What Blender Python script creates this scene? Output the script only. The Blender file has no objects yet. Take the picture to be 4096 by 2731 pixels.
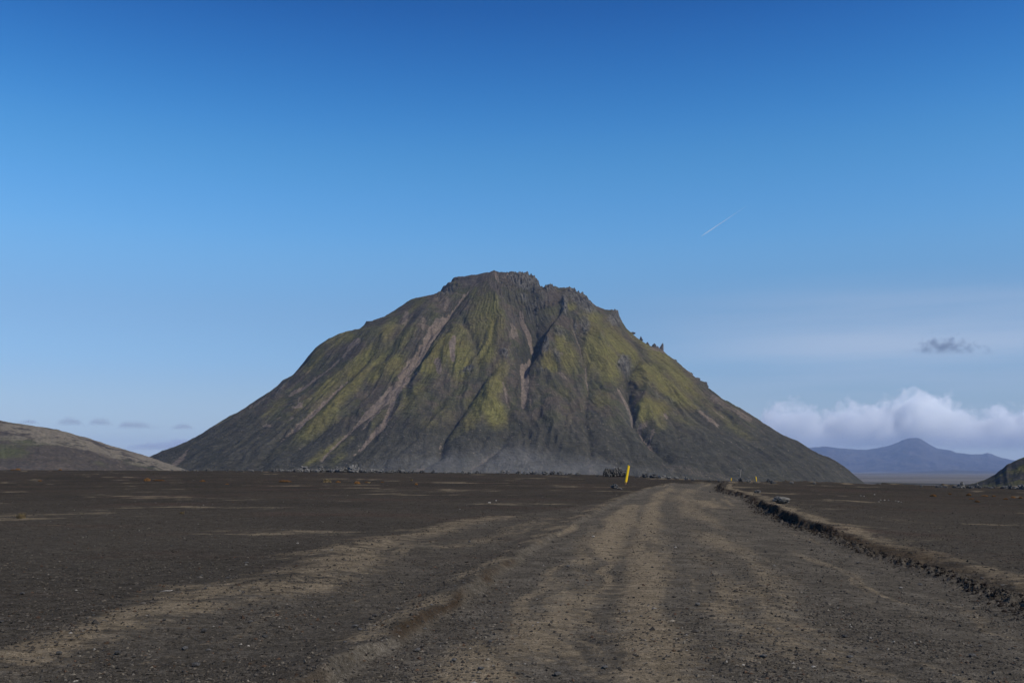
import bpy, bmesh, math, random
import numpy as np
from mathutils import Vector, Matrix, noise as mnoise

SC = bpy.context.scene
COL = SC.collection
rnd = random.Random(7)

# ------------------------------------------------------------------ camera
EYE = 1.7
PITCH = math.radians(7.15)
FPX = 4096 * 35 / 36
cam = bpy.data.cameras.new('camera')
cam.lens = 35; cam.sensor_width = 36
cam.clip_start = 0.1; cam.clip_end = 120000
camo = bpy.data.objects.new('camera', cam); COL.objects.link(camo)
camo.location = (0, 0, EYE); camo.rotation_euler = (math.pi / 2 + PITCH, 0, 0)
SC.camera = camo

# ------------------------------------------------------------------ sky, sun, exposure
SUN_EL, SUN_AZ = math.radians(41), math.radians(119)
world = bpy.data.worlds.new('World'); SC.world = world; world.use_nodes = True
wn = world.node_tree.nodes; wl = world.node_tree.links
bg = wn['Background']; bg.inputs[1].default_value = 0.10
sky = wn.new('ShaderNodeTexSky'); sky.sky_type = 'NISHITA'; sky.sun_disc = False
sky.sun_elevation = SUN_EL; sky.sun_rotation = SUN_AZ
sky.altitude = 600; sky.air_density = 1.0; sky.dust_density = 0.3; sky.ozone_density = 3.0
tc = wn.new('ShaderNodeTexCoord'); sep = wn.new('ShaderNodeSeparateXYZ')
wl.new(tc.outputs['Generated'], sep.inputs[0])
# clear dry air: the Nishita colours graded a little bluer with elevation, all the way round the sky
ramp = wn.new('ShaderNodeValToRGB')
wl.new(sep.outputs['Z'], ramp.inputs[0])
TINT = [(0.0, (.70, .82, 1.10)), (.057, (.74, .81, 1.0)), (.10, (.72, .87, 1.06)), (.161, (.76, .99, 1.15)), (.2246, (.71, 1.20, 1.43)),
        (.327, (.40, 1.08, 1.50)), (.432, (.135, .63, 1.20)), (1.0, (.12, .42, .80))]
ramp.color_ramp.interpolation = 'CARDINAL'
el = ramp.color_ramp.elements
while len(el) < len(TINT): el.new(.5)
for e_, (p_, c_) in zip(el, TINT):
    e_.position = p_; e_.color = tuple(v / 1.5 for v in c_) + (1,)
mul = wn.new('ShaderNodeVectorMath'); mul.operation = 'MULTIPLY'
wl.new(sky.outputs[0], mul.inputs[0]); wl.new(ramp.outputs[0], mul.inputs[1])
mul2 = wn.new('ShaderNodeVectorMath'); mul2.operation = 'SCALE'; mul2.inputs['Scale'].default_value = 1.5
wl.new(mul.outputs[0], mul2.inputs[0])
# thin high cirrus veils low over the horizon
mp = wn.new('ShaderNodeMapping'); mp.inputs['Scale'].default_value = (1.5, 1.5, 22)
mp.inputs['Rotation'].default_value = (0, math.radians(-7), 0); mp.inputs['Location'].default_value = (.7, 0, 1.3)
wl.new(tc.outputs['Generated'], mp.inputs[0])
cn = wn.new('ShaderNodeTexNoise'); cn.inputs['Scale'].default_value = 1.0; cn.inputs['Detail'].default_value = 5
cn.inputs['Roughness'].default_value = .5
wl.new(mp.outputs[0], cn.inputs[0])
cr = wn.new('ShaderNodeMapRange'); cr.interpolation_type = 'SMOOTHSTEP'
cr.inputs[1].default_value = .30; cr.inputs[2].default_value = .72
wl.new(cn.outputs[0], cr.inputs[0])
band = wn.new('ShaderNodeValToRGB'); wl.new(sep.outputs['Z'], band.inputs[0])
be = band.color_ramp.elements
for p_ in (.5, .5): be.new(p_)
for e_, (p_, v_) in zip(be, [(.0, .9), (.09, 1.), (.125, .8), (.185, 0)]):
    e_.position = p_; e_.color = (v_, v_, v_, 1)
side = wn.new('ShaderNodeMapRange'); side.interpolation_type = 'SMOOTHSTEP'
side.inputs[1].default_value = .05; side.inputs[2].default_value = .35
wl.new(sep.outputs['X'], side.inputs[0])
m1 = wn.new('ShaderNodeMath'); m1.operation = 'MULTIPLY'; wl.new(cr.outputs[0], m1.inputs[0]); wl.new(band.outputs[0], m1.inputs[1])
m2 = wn.new('ShaderNodeMath'); m2.operation = 'MULTIPLY'; wl.new(m1.outputs[0], m2.inputs[0]); wl.new(side.outputs[0], m2.inputs[1])
m3 = wn.new('ShaderNodeMath'); m3.operation = 'MULTIPLY'; wl.new(m2.outputs[0], m3.inputs[0]); m3.inputs[1].default_value = .62
cmix = wn.new('ShaderNodeMix'); cmix.data_type = 'RGBA'
wl.new(m3.outputs[0], cmix.inputs[0]); wl.new(mul2.outputs[0], cmix.inputs[6]); cmix.inputs[7].default_value = (5.4, 6.1, 7.6, 1)
wl.new(cmix.outputs[2], bg.inputs[0])

sun = bpy.data.lights.new('sun', 'SUN'); sun.energy = 4.4; sun.angle = math.radians(.53); sun.color = (1, .93, .83)
suno = bpy.data.objects.new('sun', sun); COL.objects.link(suno)
SUN = Vector((math.sin(SUN_AZ) * math.cos(SUN_EL), math.cos(SUN_AZ) * math.cos(SUN_EL), math.sin(SUN_EL)))
suno.rotation_euler = SUN.to_track_quat('Z', 'Y').to_euler(); suno.location = (200, -150, 300)

SC.view_settings.view_transform = 'Standard'; SC.view_settings.look = 'None'
SC.view_settings.exposure = 0; SC.view_settings.gamma = 1
SC.render.engine = 'CYCLES'
SC.cycles.use_denoising = True
SC.cycles.volume_bounces = 10
SC.cycles.max_bounces = 12
SC.cycles.volume_step_rate = 1.0
SC.cycles.volume_max_steps = 256

# ------------------------------------------------------------------ maths helpers
CF = np.array([0, math.cos(PITCH), math.sin(PITCH)]); CU = np.array([0, -math.sin(PITCH), math.cos(PITCH)])
def ray(px, py):
    return CF + (px - 2048) / FPX * np.array([1., 0, 0]) + (1365.5 - py) / FPX * CU
def at_depth(px, py, Y):                     # point of the line of sight at distance Y
    d = ray(px, py); t = Y / d[1]
    return np.array([d[0] * t, Y, EYE + d[2] * t])
def project(x, y, z):
    dz = z - EYE
    w = y * CF[1] + dz * CF[2]
    w = np.where(w > .05, w, np.nan)
    return 2048 + FPX * x / w, 1365.5 - FPX * (y * CU[1] + dz * CU[2]) / w

def _h(ix, iy, seed):
    ix = ix.astype(np.int64).astype(np.uint32); iy = iy.astype(np.int64).astype(np.uint32)
    h = ix * np.uint32(374761393) + iy * np.uint32(668265263) + np.uint32((seed * 974711 + 77) & 0xffffffff)
    h = (h ^ (h >> np.uint32(13))) * np.uint32(1274126177)
    h = (h ^ (h >> np.uint32(16))) * np.uint32(2246822519)
    return (h ^ (h >> np.uint32(15)))
def pn(x, y, seed=0):                        # gradient noise, about -1..1
    x = np.asarray(x, float); y = np.asarray(y, float)
    ix = np.floor(x); iy = np.floor(y); fx = x - ix; fy = y - iy
    u = fx * fx * fx * (fx * (fx * 6 - 15) + 10); v = fy * fy * fy * (fy * (fy * 6 - 15) + 10)
    def g(a, b):
        ang = _h(ix + a, iy + b, seed).astype(float) * (2 * math.pi / 4294967296.)
        return np.cos(ang) * (fx - a) + np.sin(ang) * (fy - b)
    return 1.5 * ((g(0, 0) * (1 - u) + g(1, 0) * u) * (1 - v) + (g(0, 1) * (1 - u) + g(1, 1) * u) * v)
def fbm(x, y, seed=0, oct=4, gain=.5, ridged=False):
    s = 0; a = 1.; n = 0.
    for o in range(oct):
        p = pn(x, y, seed + o * 17)
        s = s + a * ((1 - 2 * np.abs(p)) if ridged else p)
        n += a; a *= gain; x = x * 2.03 + 11.3; y = y * 2.03 - 7.1
    return s / n
def sstep(a, b, x):
    t = np.clip((x - a) / (b - a), 0, 1); return t * t * (3 - 2 * t)
def smooth_tab(x, xs, ys, sig):
    g = np.linspace(xs[0] - 4 * sig, xs[-1] + 4 * sig, 4001); v = np.interp(g, xs, ys)
    k = int(3 * sig / (g[1] - g[0])) + 1
    w = np.exp(-.5 * (np.arange(-k, k + 1) * (g[1] - g[0]) / sig) ** 2); w /= w.sum()
    v = np.convolve(np.pad(v, k, mode='edge'), w, 'valid')
    return np.interp(x, g, v)
def seg_dist(px, py, pts, wid=None):
    """distance to a polyline, its interpolated width and which side (+1 right of travel)"""
    pts = np.asarray(pts, float)
    best = np.full(px.shape, 1e9); bw = np.zeros(px.shape); bs = np.ones(px.shape); bt = np.zeros(px.shape)
    L = np.r_[0, np.cumsum(np.hypot(*(pts[1:] - pts[:-1]).T))]
    for i in range(len(pts) - 1):
        ax, ay = pts[i]; bx, by = pts[i + 1]
        dx, dy = bx - ax, by - ay; l2 = dx * dx + dy * dy + 1e-12
        t = np.clip(((px - ax) * dx + (py - ay) * dy) / l2, 0, 1)
        d = np.hypot(px - ax - t * dx, py - ay - t * dy)
        m = d < best
        best = np.where(m, d, best)
        if wid is not None: bw = np.where(m, wid[i] + (wid[i + 1] - wid[i]) * t, bw)
        bs = np.where(m, np.sign((px - ax) * dy - (py - ay) * dx), bs)
        bt = np.where(m, (L[i] + t * math.sqrt(l2)) / L[-1], bt)
    return best, bw, bs, bt

# ------------------------------------------------------------------ object helpers
def link(name, me, mat=None, parent=None, loc=None):
    o = bpy.data.objects.new(name, me); COL.objects.link(o)
    if mat is not None and me is not None and not me.materials: me.materials.append(mat)
    if parent is not None: o.parent = parent
    if loc is not None: o.location = loc
    return o
def tag(o, label=None, cat=None, group=None, kind=None):
    for k, v in (('label', label), ('category', cat), ('group', group), ('kind', kind)):
        if v: o[k] = v
    return o
def mesh_np(name, V, F, smooth=True):
    """V (n,3); F (m,k) faces of equal size"""
    me = bpy.data.meshes.new(name); V = np.ascontiguousarray(V, np.float32); F = np.ascontiguousarray(F, np.int32)
    m, k = F.shape
    me.vertices.add(len(V)); me.vertices.foreach_set('co', V.ravel())
    me.loops.add(m * k); me.loops.foreach_set('vertex_index', F.ravel())
    me.polygons.add(m); me.polygons.foreach_set('loop_start', np.arange(m, dtype=np.int32) * k)
    me.update(calc_edges=True)
    me.polygons.foreach_set('use_smooth', np.full(m, smooth, bool))
    me.validate()
    return me
def attr(me, name, rgb):
    a = me.attributes.new(name, 'FLOAT_COLOR', 'POINT')
    c = np.ones((len(me.vertices), 4), np.float32); c[:, :rgb.shape[1]] = rgb
    a.data.foreach_set('color', c.ravel())
def grid_faces(nr, nc, wrap=False):
    i = np.arange(nr - 1)[:, None]; j = np.arange(nc if wrap else nc - 1)[None, :]
    j2 = (j + 1) % nc
    return np.stack([i * nc + j, i * nc + j2, (i + 1) * nc + j2, (i + 1) * nc + j], -1).reshape(-1, 4)

# ------------------------------------------------------------------ material helpers
class NT:
    def __init__(s, name, rough=.95, spec=.15):
        s.m = bpy.data.materials.new(name); s.m.use_nodes = True
        s.t = s.m.node_tree; s.n = s.t.nodes; s.l = s.t.links
        s.b = s.n['Principled BSDF']; s.b.inputs['Roughness'].default_value = rough
        s.b.inputs['Specular IOR Level'].default_value = spec
        s.tc = s.n.new('ShaderNodeTexCoord')
    def put(s, sock, v):
        if isinstance(v, bpy.types.NodeSocket): s.l.new(v, sock)
        elif isinstance(v, tuple): sock.default_value = v if len(v) == 4 or sock.type == 'VECTOR' else v + (1,)
        else: sock.default_value = v
    def coords(s, scale=(1, 1, 1), rot=(0, 0, 0), which='Object'):
        m = s.n.new('ShaderNodeMapping'); s.l.new(s.tc.outputs[which], m.inputs[0])
        m.inputs['Scale'].default_value = scale; m.inputs['Rotation'].default_value = rot
        return m.outputs[0]
    def noise(s, vec, scale, detail=4, rough=.55, dist=0):
        n = s.n.new('ShaderNodeTexNoise'); s.l.new(vec, n.inputs[0])
        n.inputs['Scale'].default_value = scale; n.inputs['Detail'].default_value = detail
        n.inputs['Roughness'].default_value = rough; n.inputs['Distortion'].default_value = dist
        return n.outputs[0]
    def voro(s, vec, scale, feat='F1', out=0):
        n = s.n.new('ShaderNodeTexVoronoi'); n.feature = feat; s.l.new(vec, n.inputs['Vector'])
        n.inputs['Scale'].default_value = scale
        return n.outputs[out]
    def rng(s, v, a, b, lo=0., hi=1.):
        n = s.n.new('ShaderNodeMapRange'); n.interpolation_type = 'SMOOTHSTEP'
        s.put(n.inputs[0], v); n.inputs[1].default_value = a; n.inputs[2].default_value = b
        n.inputs[3].default_value = lo; n.inputs[4].default_value = hi
        return n.outputs[0]
    def math(s, op, a, b=0.):
        n = s.n.new('ShaderNodeMath'); n.operation = op; s.put(n.inputs[0], a); s.put(n.inputs[1], b)
        return n.outputs[0]
    def mix(s, f, a, b, blend='MIX'):
        n = s.n.new('ShaderNodeMix'); n.data_type = 'RGBA'; n.blend_type = blend
        s.put(n.inputs[0], f); s.put(n.inputs[6], a); s.put(n.inputs[7], b)
        return n.outputs[2]
    def attr(s, name):
        n = s.n.new('ShaderNodeAttribute'); n.attribute_name = name
        p = s.n.new('ShaderNodeSeparateColor'); s.l.new(n.outputs['Color'], p.inputs[0])
        return n.outputs['Color'], p.outputs[0], p.outputs[1], p.outputs[2]
    def val(s, col, f, lo, hi):                     # brightness varied between lo and hi by f
        k = s.rng(f, .25, .75, lo, hi)
        c = s.n.new('ShaderNodeCombineColor')
        for i in range(3): s.l.new(k, c.inputs[i])
        return s.mix(1., col, c.outputs[0], 'MULTIPLY')
    def bump(s, h, strength, dist, prev=None):
        n = s.n.new('ShaderNodeBump'); n.inputs['Strength'].default_value = strength
        n.inputs['Distance'].default_value = dist; s.l.new(h, n.inputs['Height'])
        if prev is not None: s.l.new(prev, n.inputs['Normal'])
        s.l.new(n.outputs[0], s.b.inputs['Normal']); return n.outputs[0]
    def color(s, c): s.put(s.b.inputs['Base Color'], c); return s.m

def simple(name, col, col2, scale, rough=.95, bump=None, spec=.15):
    t = NT(name, rough, spec); v = t.coords()
    n = t.noise(v, scale, 5, .6)
    if bump: t.bump(n, bump[0], bump[1])
    return t.color(t.mix(t.rng(n, .35, .65), col, col2))

# ================================================================== TERRAIN: near plain, road, far plain
HORIZON = 1865.
UN = [-2, -.514, -.252, -.077, .01, .115, .16, .207, .273, .36, .514, 2]
CN = [8, 8, 10, 14, 16, 21, 27, 34, 36, 41, 49, 49]              # crest, rows below the horizon at 2352 px width
DN = [140, 140, 135, 125, 118, 110, 96, 84, 85, 87, 90, 90]
SN = [EYE / d - c * 1.7415 / FPX for c, d in zip(CN, DN)]
def crest_d(u): return smooth_tab(np.clip(u, -1.9, 1.9), UN, DN, .02)
def slope(u): return smooth_tab(np.clip(u, -1.9, 1.9), UN, SN, .02)
def gpt(px, py):                                                # photo pixel -> ground (x, y)
    d = ray(px, py); s_ = float(slope(np.array(d[0] / d[1])))
    t = EYE / (d[1] * s_ - d[2]); return (d[0] * t, d[1] * t)
def Z2(ox, oy, sc): return lambda p: gpt(ox + p[0] / sc, oy + p[1] / sc)
ZL, ZC, ZR = Z2(0, 1850, 1.68), Z2(1300, 1850, 1.68), Z2(2600, 1850, 1.572)

BANK = [ZR(p) for p in [(2700, 1010), (2352, 860), (2150, 790), (2000, 722), (1800, 655), (1650, 622), (1450, 562), (1280, 502), (1180, 455), (1050, 418),
                        (900, 382), (800, 332), (700, 285), (665, 250), (620, 218), (530, 192), (450, 178), (428, 150), (455, 128)]]
_e = BANK[-1]
BANK = [(BANK[0][0] + 1.6, 4.5), (BANK[0][0] + 3, -20)][::-1] + BANK + [(_e[0] + 12, _e[1] + 14), (_e[0] + 60, _e[1] + 30)]
BERM = [ZC(p) for p in [(-330, 1640), (-150, 1520), (20, 1425), (150, 1352), (280, 1292), (450, 1222), (620, 1112), (780, 1010), (860, 952), (980, 880), (1080, 800),
                        (1150, 740), (1300, 640), (1500, 520), (1700, 400), (1880, 305), (2020, 235), (2180, 178), (2330, 140)]]
_f = BERM[-1]
BERM = [(-9, -20), (-5.2, 4)] + BERM + [(_f[0] + 14, _f[1] + 12), (_f[0] + 70, _f[1] + 34)]
TANL = [ZL(p) for p in [(-260, 1420), (0, 1345), (250, 1262), (500, 1172), (750, 1132), (1000, 1045), (1250, 960), (1500, 905), (1750, 905), (1900, 870), (2060, 805), (2200, 740), (2340, 690)]] + \
       [ZC(p) for p in [(120, 610), (320, 560)]]
TANU = [ZL(p) for p in [(1180, 845), (1400, 852), (1650, 822), (1850, 820)]]
TANU2 = [ZC(p) for p in [(-120, 640), (60, 625), (250, 560), (480, 515), (700, 478), (880, 430), (1000, 395), (1180, 368)]]
TANV = [ZC(p) for p in [(760, 575), (900, 560), (1060, 520), (1200, 480), (1380, 420), (1500, 380)]]
STRA = [ZC(p) for p in [(860, 1560), (1000, 1450), (1180, 1290), (1380, 1190), (1500, 1100), (1620, 980), (1700, 880), (1770, 760), (1830, 640), (1890, 520), (1950, 420), (2010, 345), (2070, 285)]]
STRB = [ZC(p) for p in [(2230, 1640), (2190, 1480), (2160, 1250), (2140, 1000), (2150, 700), (2170, 520), (2190, 380), (2200, 300), (2240, 220), (2330, 170)]]
STRC = [ZR(p) for p in [(860, 1200), (740, 900), (640, 700), (500, 600), (420, 480), (330, 360), (250, 290), (180, 200), (260, 160)]]
STRD = [ZR(p) for p in [(330, 230), (400, 270)]]
RUT1 = [ZC(p) for p in [(1560, 1560), (1640, 1300), (1760, 1000), (1900, 700), (1990, 500), (2060, 380)]]
RUT2 = [ZR(p) for p in [(1500, 1400), (1150, 1000), (900, 740), (640, 520), (460, 380), (330, 290)]]

LBANK = float(np.hypot(*(np.array(BANK)[1:] - np.array(BANK)[:-1]).T).sum())
def terrain(x, y, fine=True):
    """height and masks (tan sand, road, painted bank shade with dark soil)"""
    yy = np.maximum(y, 1e-3); u = np.where(y > .5, x / yy, np.sign(x) * 2)
    u = np.clip(u, -1.9, 1.9)
    R = np.hypot(x, y)
    s_ = slope(u); dc = crest_d(u)
    f = sstep(-.5, 3., y)
    yb = np.minimum(yy, dc)
    z = f * (s_ * yy - np.where(yy > dc, 0, 0))
    t = np.maximum(yy - dc, 0)
    zc = s_ * dc
    zfar = -13 - 27 * np.clip((R - 300) / 7700, 0, 1.4)
    drop = zc + s_ * t * np.exp(-t / 25) - .055 * t * t / (t + 22)
    z = np.where((y > 0) & (t > 0), np.maximum(drop, zfar), z)
    back = sstep(60, 400, R) * np.where(y > 0, 0, 1)
    z = z * (1 - back) + zfar * back * np.where(y > 0, 0, 1) + 0
    wide = (np.abs(x) > 1.9 * yy) & (y > 0)
    z = np.where(wide, z * (1 - sstep(40, 200, R)) + zfar * sstep(40, 200, R), z)
    far = sstep(300, 900, R)
    z = z + far * (2.2 * fbm(x / 160, y / 160, 5, 4) + 5 * sstep(2500, 6000, R) * fbm(x / 900, y / 900, 9, 3))
    near = R < 170
    tan = np.zeros_like(z); road = np.zeros_like(z); soil_shade = np.zeros_like(z)
    X, Y = x[near], y[near]
    if X.size:
        wx = X + .26 * fbm(X * .5, Y * .5, 21, 5, .6); wy = Y + .26 * fbm(X * .5, Y * .5, 22, 5, .6)
        dz = np.zeros_like(X); tn = np.zeros_like(X)
        db, _, sb, tb = seg_dist(wx, wy, BANK)
        sd = db * sb                                   # >0: right of the bank line (outside the road)
        dl, _, sl, tl = seg_dist(wx, wy, BERM)
        sdl = dl * sl                                  # >0: right of the berm (inside the road)
        inside = (sd < 0.10) & (sdl > -.05)
        rough = fbm(X * 1.7, Y * 1.7, 31, 3)
        hgt = np.interp(Y, [0, 8, 13, 17, 20, 23, 25, 27, 36, 40, 42.5, 45, 47, 58, 64, 70, 80], [.10, .10, .15, .08, .12, .07, .12, .23, .25, .20, .05, .06, .13, .15, .10, .24, .22])
        hgt = hgt * (1 + .55 * fbm(X * .45, Y * .45, 33, 4, .6)) + .03 * fbm(X * 1.9, Y * 1.9, 34, 3)
        soft = np.interp(Y, [0, 21, 26, 80], [.95, .85, .20, .18]) * (1 + .35 * fbm(X * .8, Y * .8, 36, 3))
        # the road is graded a little below the plain; its thrown-up bank stands on the right and slumps in places
        cut = -.11 * np.where(sd < 0, sstep(-5.0, -.2, sd) ** 1.4, 1 - sstep(0, soft, sd)) * (sdl > 0)
        lip = (hgt - .10) * sstep(0, soft, sd) * (1 - sstep(soft + .15, soft + 2.4, sd))
        dz += cut + lip
        crumbs = np.exp(-((sd - .02) / .30) ** 2) * (fbm(X * 6, Y * 6, 37, 3, ridged=True)) * .07
        dz += crumbs
        dz += .026 * sstep(25, 21, Y) * np.exp(-((sd - soft * .35) / .3) ** 2) * np.sin(tb * LBANK * 2 * np.pi / .19) * (.6 + .6 * rough)   # tyre tread pressed into the slope
        lane = fbm(sd * 1.5, tb * LBANK * .05, 39, 4, .6)
        dz += .014 * lane * (sd < .2) * (sdl > 0)
        nb = sstep(95, 60, Y)
        crumbs = np.exp(-((sd - .02) / .22) ** 2) * (fbm(X * 7, Y * 7, 37, 2, ridged=True)) * .085
        dz += crumbs
        dz += .022 * sstep(24, 19, Y) * np.exp(-((sd - soft * .35) / .3) ** 2) * np.sin(tb * LBANK * 2 * np.pi / .17) * (.6 + .6 * rough)   # tyre tread pressed into the slope
        tn = np.maximum(tn, .75 * np.exp(-((sd - .75) / .55) ** 2) * sstep(-.25, .35, rough + .25))
        tn = np.maximum(tn, .45 * sstep(.2, 1.2, sd) * sstep(9., 2., sd) * sstep(-.2, .6, fbm(X * .45, Y * .45, 35, 3)))
        so = np.exp(-((sd - soft * .5) / (soft * .55)) ** 2) * (.75 + .5 * rough) * (1 - .70 * sstep(21, 15, Y))  # bank face: its shade painted in, weaker on the nearer brown slope
        # left berm with a small cut face on its road side
        bamp = .5 + .5 * sstep(26, 9, Y)
        bm = np.where(sdl < 0, np.exp(-(sdl / .42) ** 2), np.exp(-(sdl / .09) ** 2))
        dz += .16 * bamp * bm * (.75 + .55 * fbm(X * .8, Y * .8, 41, 3))
        pat = sstep(-.25, .15, fbm(X * .55, Y * .55, 43, 2))
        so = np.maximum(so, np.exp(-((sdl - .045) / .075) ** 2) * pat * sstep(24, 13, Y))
        tn = np.maximum(tn, .75 * np.exp(-((sdl + .24) / .30) ** 2) * (.4 + .6 * pat))
        # sandy ridges left of the road
        for line, w, a, hh in ((TANL, .85, 1.05, .07), (TANU, .5, .8, .04), (TANU2, .8, .95, .05), (TANV, .55, .65, .03)):
            d, _, sg, _ = seg_dist(wx, wy, line)
            wv = w * (1 + .5 * fbm(X * .25, Y * .25, 47, 2))
            m = np.exp(-(d / wv) ** 2)
            tn = np.maximum(tn, a * m * sstep(-.9, .55, fbm(X * .8, Y * 1.2, 49, 4, .7)))
            dz += hh * m * (.8 + .6 * fbm(X * 1.1, Y * 1.1, 51, 3))
        for line, w, a in ((STRA, .55, 1.05), (STRB, .46, 1.0), (STRC, .85, .65), (STRD, .7, .95)):
            d, _, _, _ = seg_dist(X, Y, line)
            wv = w * (1 + .45 * fbm(X * .3, Y * .18, 53, 2))
            m = np.exp(-(d / wv) ** 2)
            tn = np.maximum(tn, a * m * sstep(-.75, .25, fbm(sd * 1.3, tb * LBANK * .16, 55, 4, .6)))
            dz += .018 * m
        for line in (RUT1, RUT2):
            d, _, _, _ = seg_dist(X, Y, line)
            dz -= .028 * np.exp(-(d / .35) ** 2)
        # the verge lane between the sandy ridge and the berm: driven over, long fine tyre lines
        dq, _, sq, tq = seg_dist(wx, wy, TANL + TANU2[3:])
        lft = sstep(-.1, .5, dq * sq) * sstep(.15, -.2, sdl) * sstep(60, 40, Y) * (Y > 1)
        lq = fbm(dq * 2.1, tq * 3.0, 57, 4, .6)
        tn = np.maximum(tn, .6 * lft * sstep(.0, .5, lq)); dz += .012 * lft * lq
        # washboard on the middle of the road
        d, _, _, _ = seg_dist(X, Y, [ZC((2210, 260)), ZC((2190, 345))])
        dz += .012 * np.exp(-(d / .9) ** 2) * np.sin(Y * 7.5)
        rd = sstep(.25, -.15, sd) * sstep(-.25, .1, sdl)
        tn = np.maximum(tn, .75 * rd * sstep(.02, .50, lane))
        # plain: wind-drawn streaks of pale sand lying across the view
        st = fbm(X * .10, Y * .30, 61, 4) + .5 * fbm(X * .5, Y * 1.3, 63, 3)
        tn = np.maximum(tn, (1 - rd) * .8 * sstep(.10, .60, st) * sstep(6, 14, Y))
        dz += (.02 - .008 * rd) * fbm(X * .9, Y * .9, 65, 3) + .010 * fbm(X * 4, Y * 4, 67, 2) + (1 - rd) * .006 * fbm(X * 16, Y * 16, 69, 2)
        z[near] += dz * sstep(168, 120, R[near]); tan[near] = tn; road[near] = np.maximum(rd, .46 * lft); soil_shade[near] = np.clip(so, 0, 1) * sstep(100, 70, Y)
    return z, tan, road, soil_shade

def gz(x, y):
    return float(terrain(np.array([float(x)]), np.array([float(y)]))[0][0])

uf = np.tan(np.linspace(-math.radians(31.5), math.radians(31.5), 860))
azs = np.r_[np.arctan(uf), np.linspace(math.radians(31.5), math.radians(328.5), 74)[1:-1]]
rr = np.r_[np.geomspace(.5, 7., 16)[:-1], 1 / np.linspace(1 / 7., 1 / 105., 330)[:-1], np.geomspace(105, 10900, 92)]
RR, AA = np.meshgrid(rr, azs, indexing='ij')
GX, GY = RR * np.sin(AA), RR * np.cos(AA)
gzv, gtan, groad, gsoil_shade = terrain(GX.ravel(), GY.ravel())
GV = np.stack([GX.ravel(), GY.ravel(), gzv], -1)
GF = grid_faces(len(rr), len(azs), True)
GV = np.vstack([GV, [[0, 0, 0.]]]); gtan = np.r_[gtan, 0]; groad = np.r_[groad, 0]; gsoil_shade = np.r_[gsoil_shade, 0]

def ground_material(name):
    t = NT(name, 1., 0.); v = t.coords()
    _, tn, rd, so = t.attr('masks')
    big = t.noise(v, .12, 4, .6); mid = t.noise(v, 1.1, 5, .6)
    fine = t.noise(v, 22, 5, .7); grain = t.noise(v, 75, 3, .7)
    vc = t.voro(v, 26, 'F1', 1); vs = t.n.new('ShaderNodeSeparateColor'); t.l.new(vc, vs.inputs[0])
    streak = t.noise(t.coords((.35, 1.5, 1)), 1.6, 5, .65)
    dark = t.mix(t.rng(big, .4, .62), (.034, .0300, .0250), (.045, .0380, .0300))
    dark = t.mix(t.math('MULTIPLY', t.rng(streak, .52, .74), .55), dark, (.060, .046, .030))
    _, haze_far, nd, _ = t.attr('haze_soil')
    dark = t.mix(t.math('MULTIPLY', nd, t.rng(big, .3, .6, .5, 1.)), dark, t.mix(mid, (.050, .0450, .0375), (.068, .0585, .0460)))
    dark = t.mix(t.math('MULTIPLY', t.rng(t.noise(t.coords((.5, 1, 1)), .22, 4, .6), .52, .66), .6), dark, (.060, .043, .034))
    gravel = t.mix(t.rng(mid, .35, .7), (.072, .063, .050), (.106, .092, .072))
    c = t.mix(rd, dark, gravel)
    sandn = t.math('ADD', t.math('MULTIPLY', fine, .8), t.math('MULTIPLY', mid, .5))
    tfac = t.math('MULTIPLY', t.rng(t.math('SUBTRACT', t.math('MULTIPLY', tn, 1.3), t.math('ADD', t.math('MULTIPLY', sandn, .62), t.math('ADD', t.math('MULTIPLY', t.math('SUBTRACT', grain, .5), 1.3), t.math('MULTIPLY', t.math('SUBTRACT', t.noise(t.coords((.55, 1, 1)), 8, 4, .75), .5), 2.0)))), -.12, .62), .85)
    sand = t.mix(mid, (.205, .160, .104), (.148, .120, .082))
    c = t.mix(tfac, c, sand)
    c = t.mix(t.math('MULTIPLY', so, t.rng(fine, .3, .6, .55, .95)), c, (.034, .023, .015))  # painted shade on the right bank, bare earth on the left berm
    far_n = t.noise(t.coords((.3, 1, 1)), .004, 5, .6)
    c = t.mix(t.math('MULTIPLY', haze_far, t.rng(far_n, .3, .65, .4, 1.)), c, (.145, .135, .122))  # far plain paled by distance, painting ground haze into its colour
    # separate pebbles: light, dark and reddish ones
    c = t.val(c, grain, .45, 1.55); c = t.val(c, fine, .62, 1.4)
    c = t.val(c, t.noise(t.coords((.6, 1, 1)), 5.5, 4, .7), .70, 1.3)
    peb = t.math('MULTIPLY', t.rng(vs.outputs[0], .93, .98), .5)
    c = t.mix(peb, c, t.mix(vs.outputs[1], (.13, .115, .095), (.05, .047, .045)))
    h = t.math('ADD', t.math('MULTIPLY', fine, 1.0), t.math('MULTIPLY', grain, .35))
    t.bump(h, .9, .035)
    return t.color(c)
M_GROUND = ground_material('black_gravel_plain')

fr = groad[GF].mean(1) > .5
def submesh(name, sel):
    F = GF[sel]; ids, inv = np.unique(F, return_inverse=True)
    me = mesh_np(name, GV[ids], inv.reshape(F.shape)); attr(me, 'masks', np.stack([gtan, groad, gsoil_shade], -1)[ids])
    attr(me, 'haze_soil', np.stack([sstep(350, 1400, np.hypot(GV[ids, 0], GV[ids, 1])), sstep(70, 12, np.hypot(GV[ids, 0], GV[ids, 1])), 0 * GV[ids, 0]], -1))  # first channel: painted haze far off; second: browner ground nearby
    return me
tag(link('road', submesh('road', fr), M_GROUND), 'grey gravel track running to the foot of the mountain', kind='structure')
tag(link('ground', submesh('ground', ~fr), M_GROUND), 'black volcanic gravel plain', kind='structure')

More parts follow.
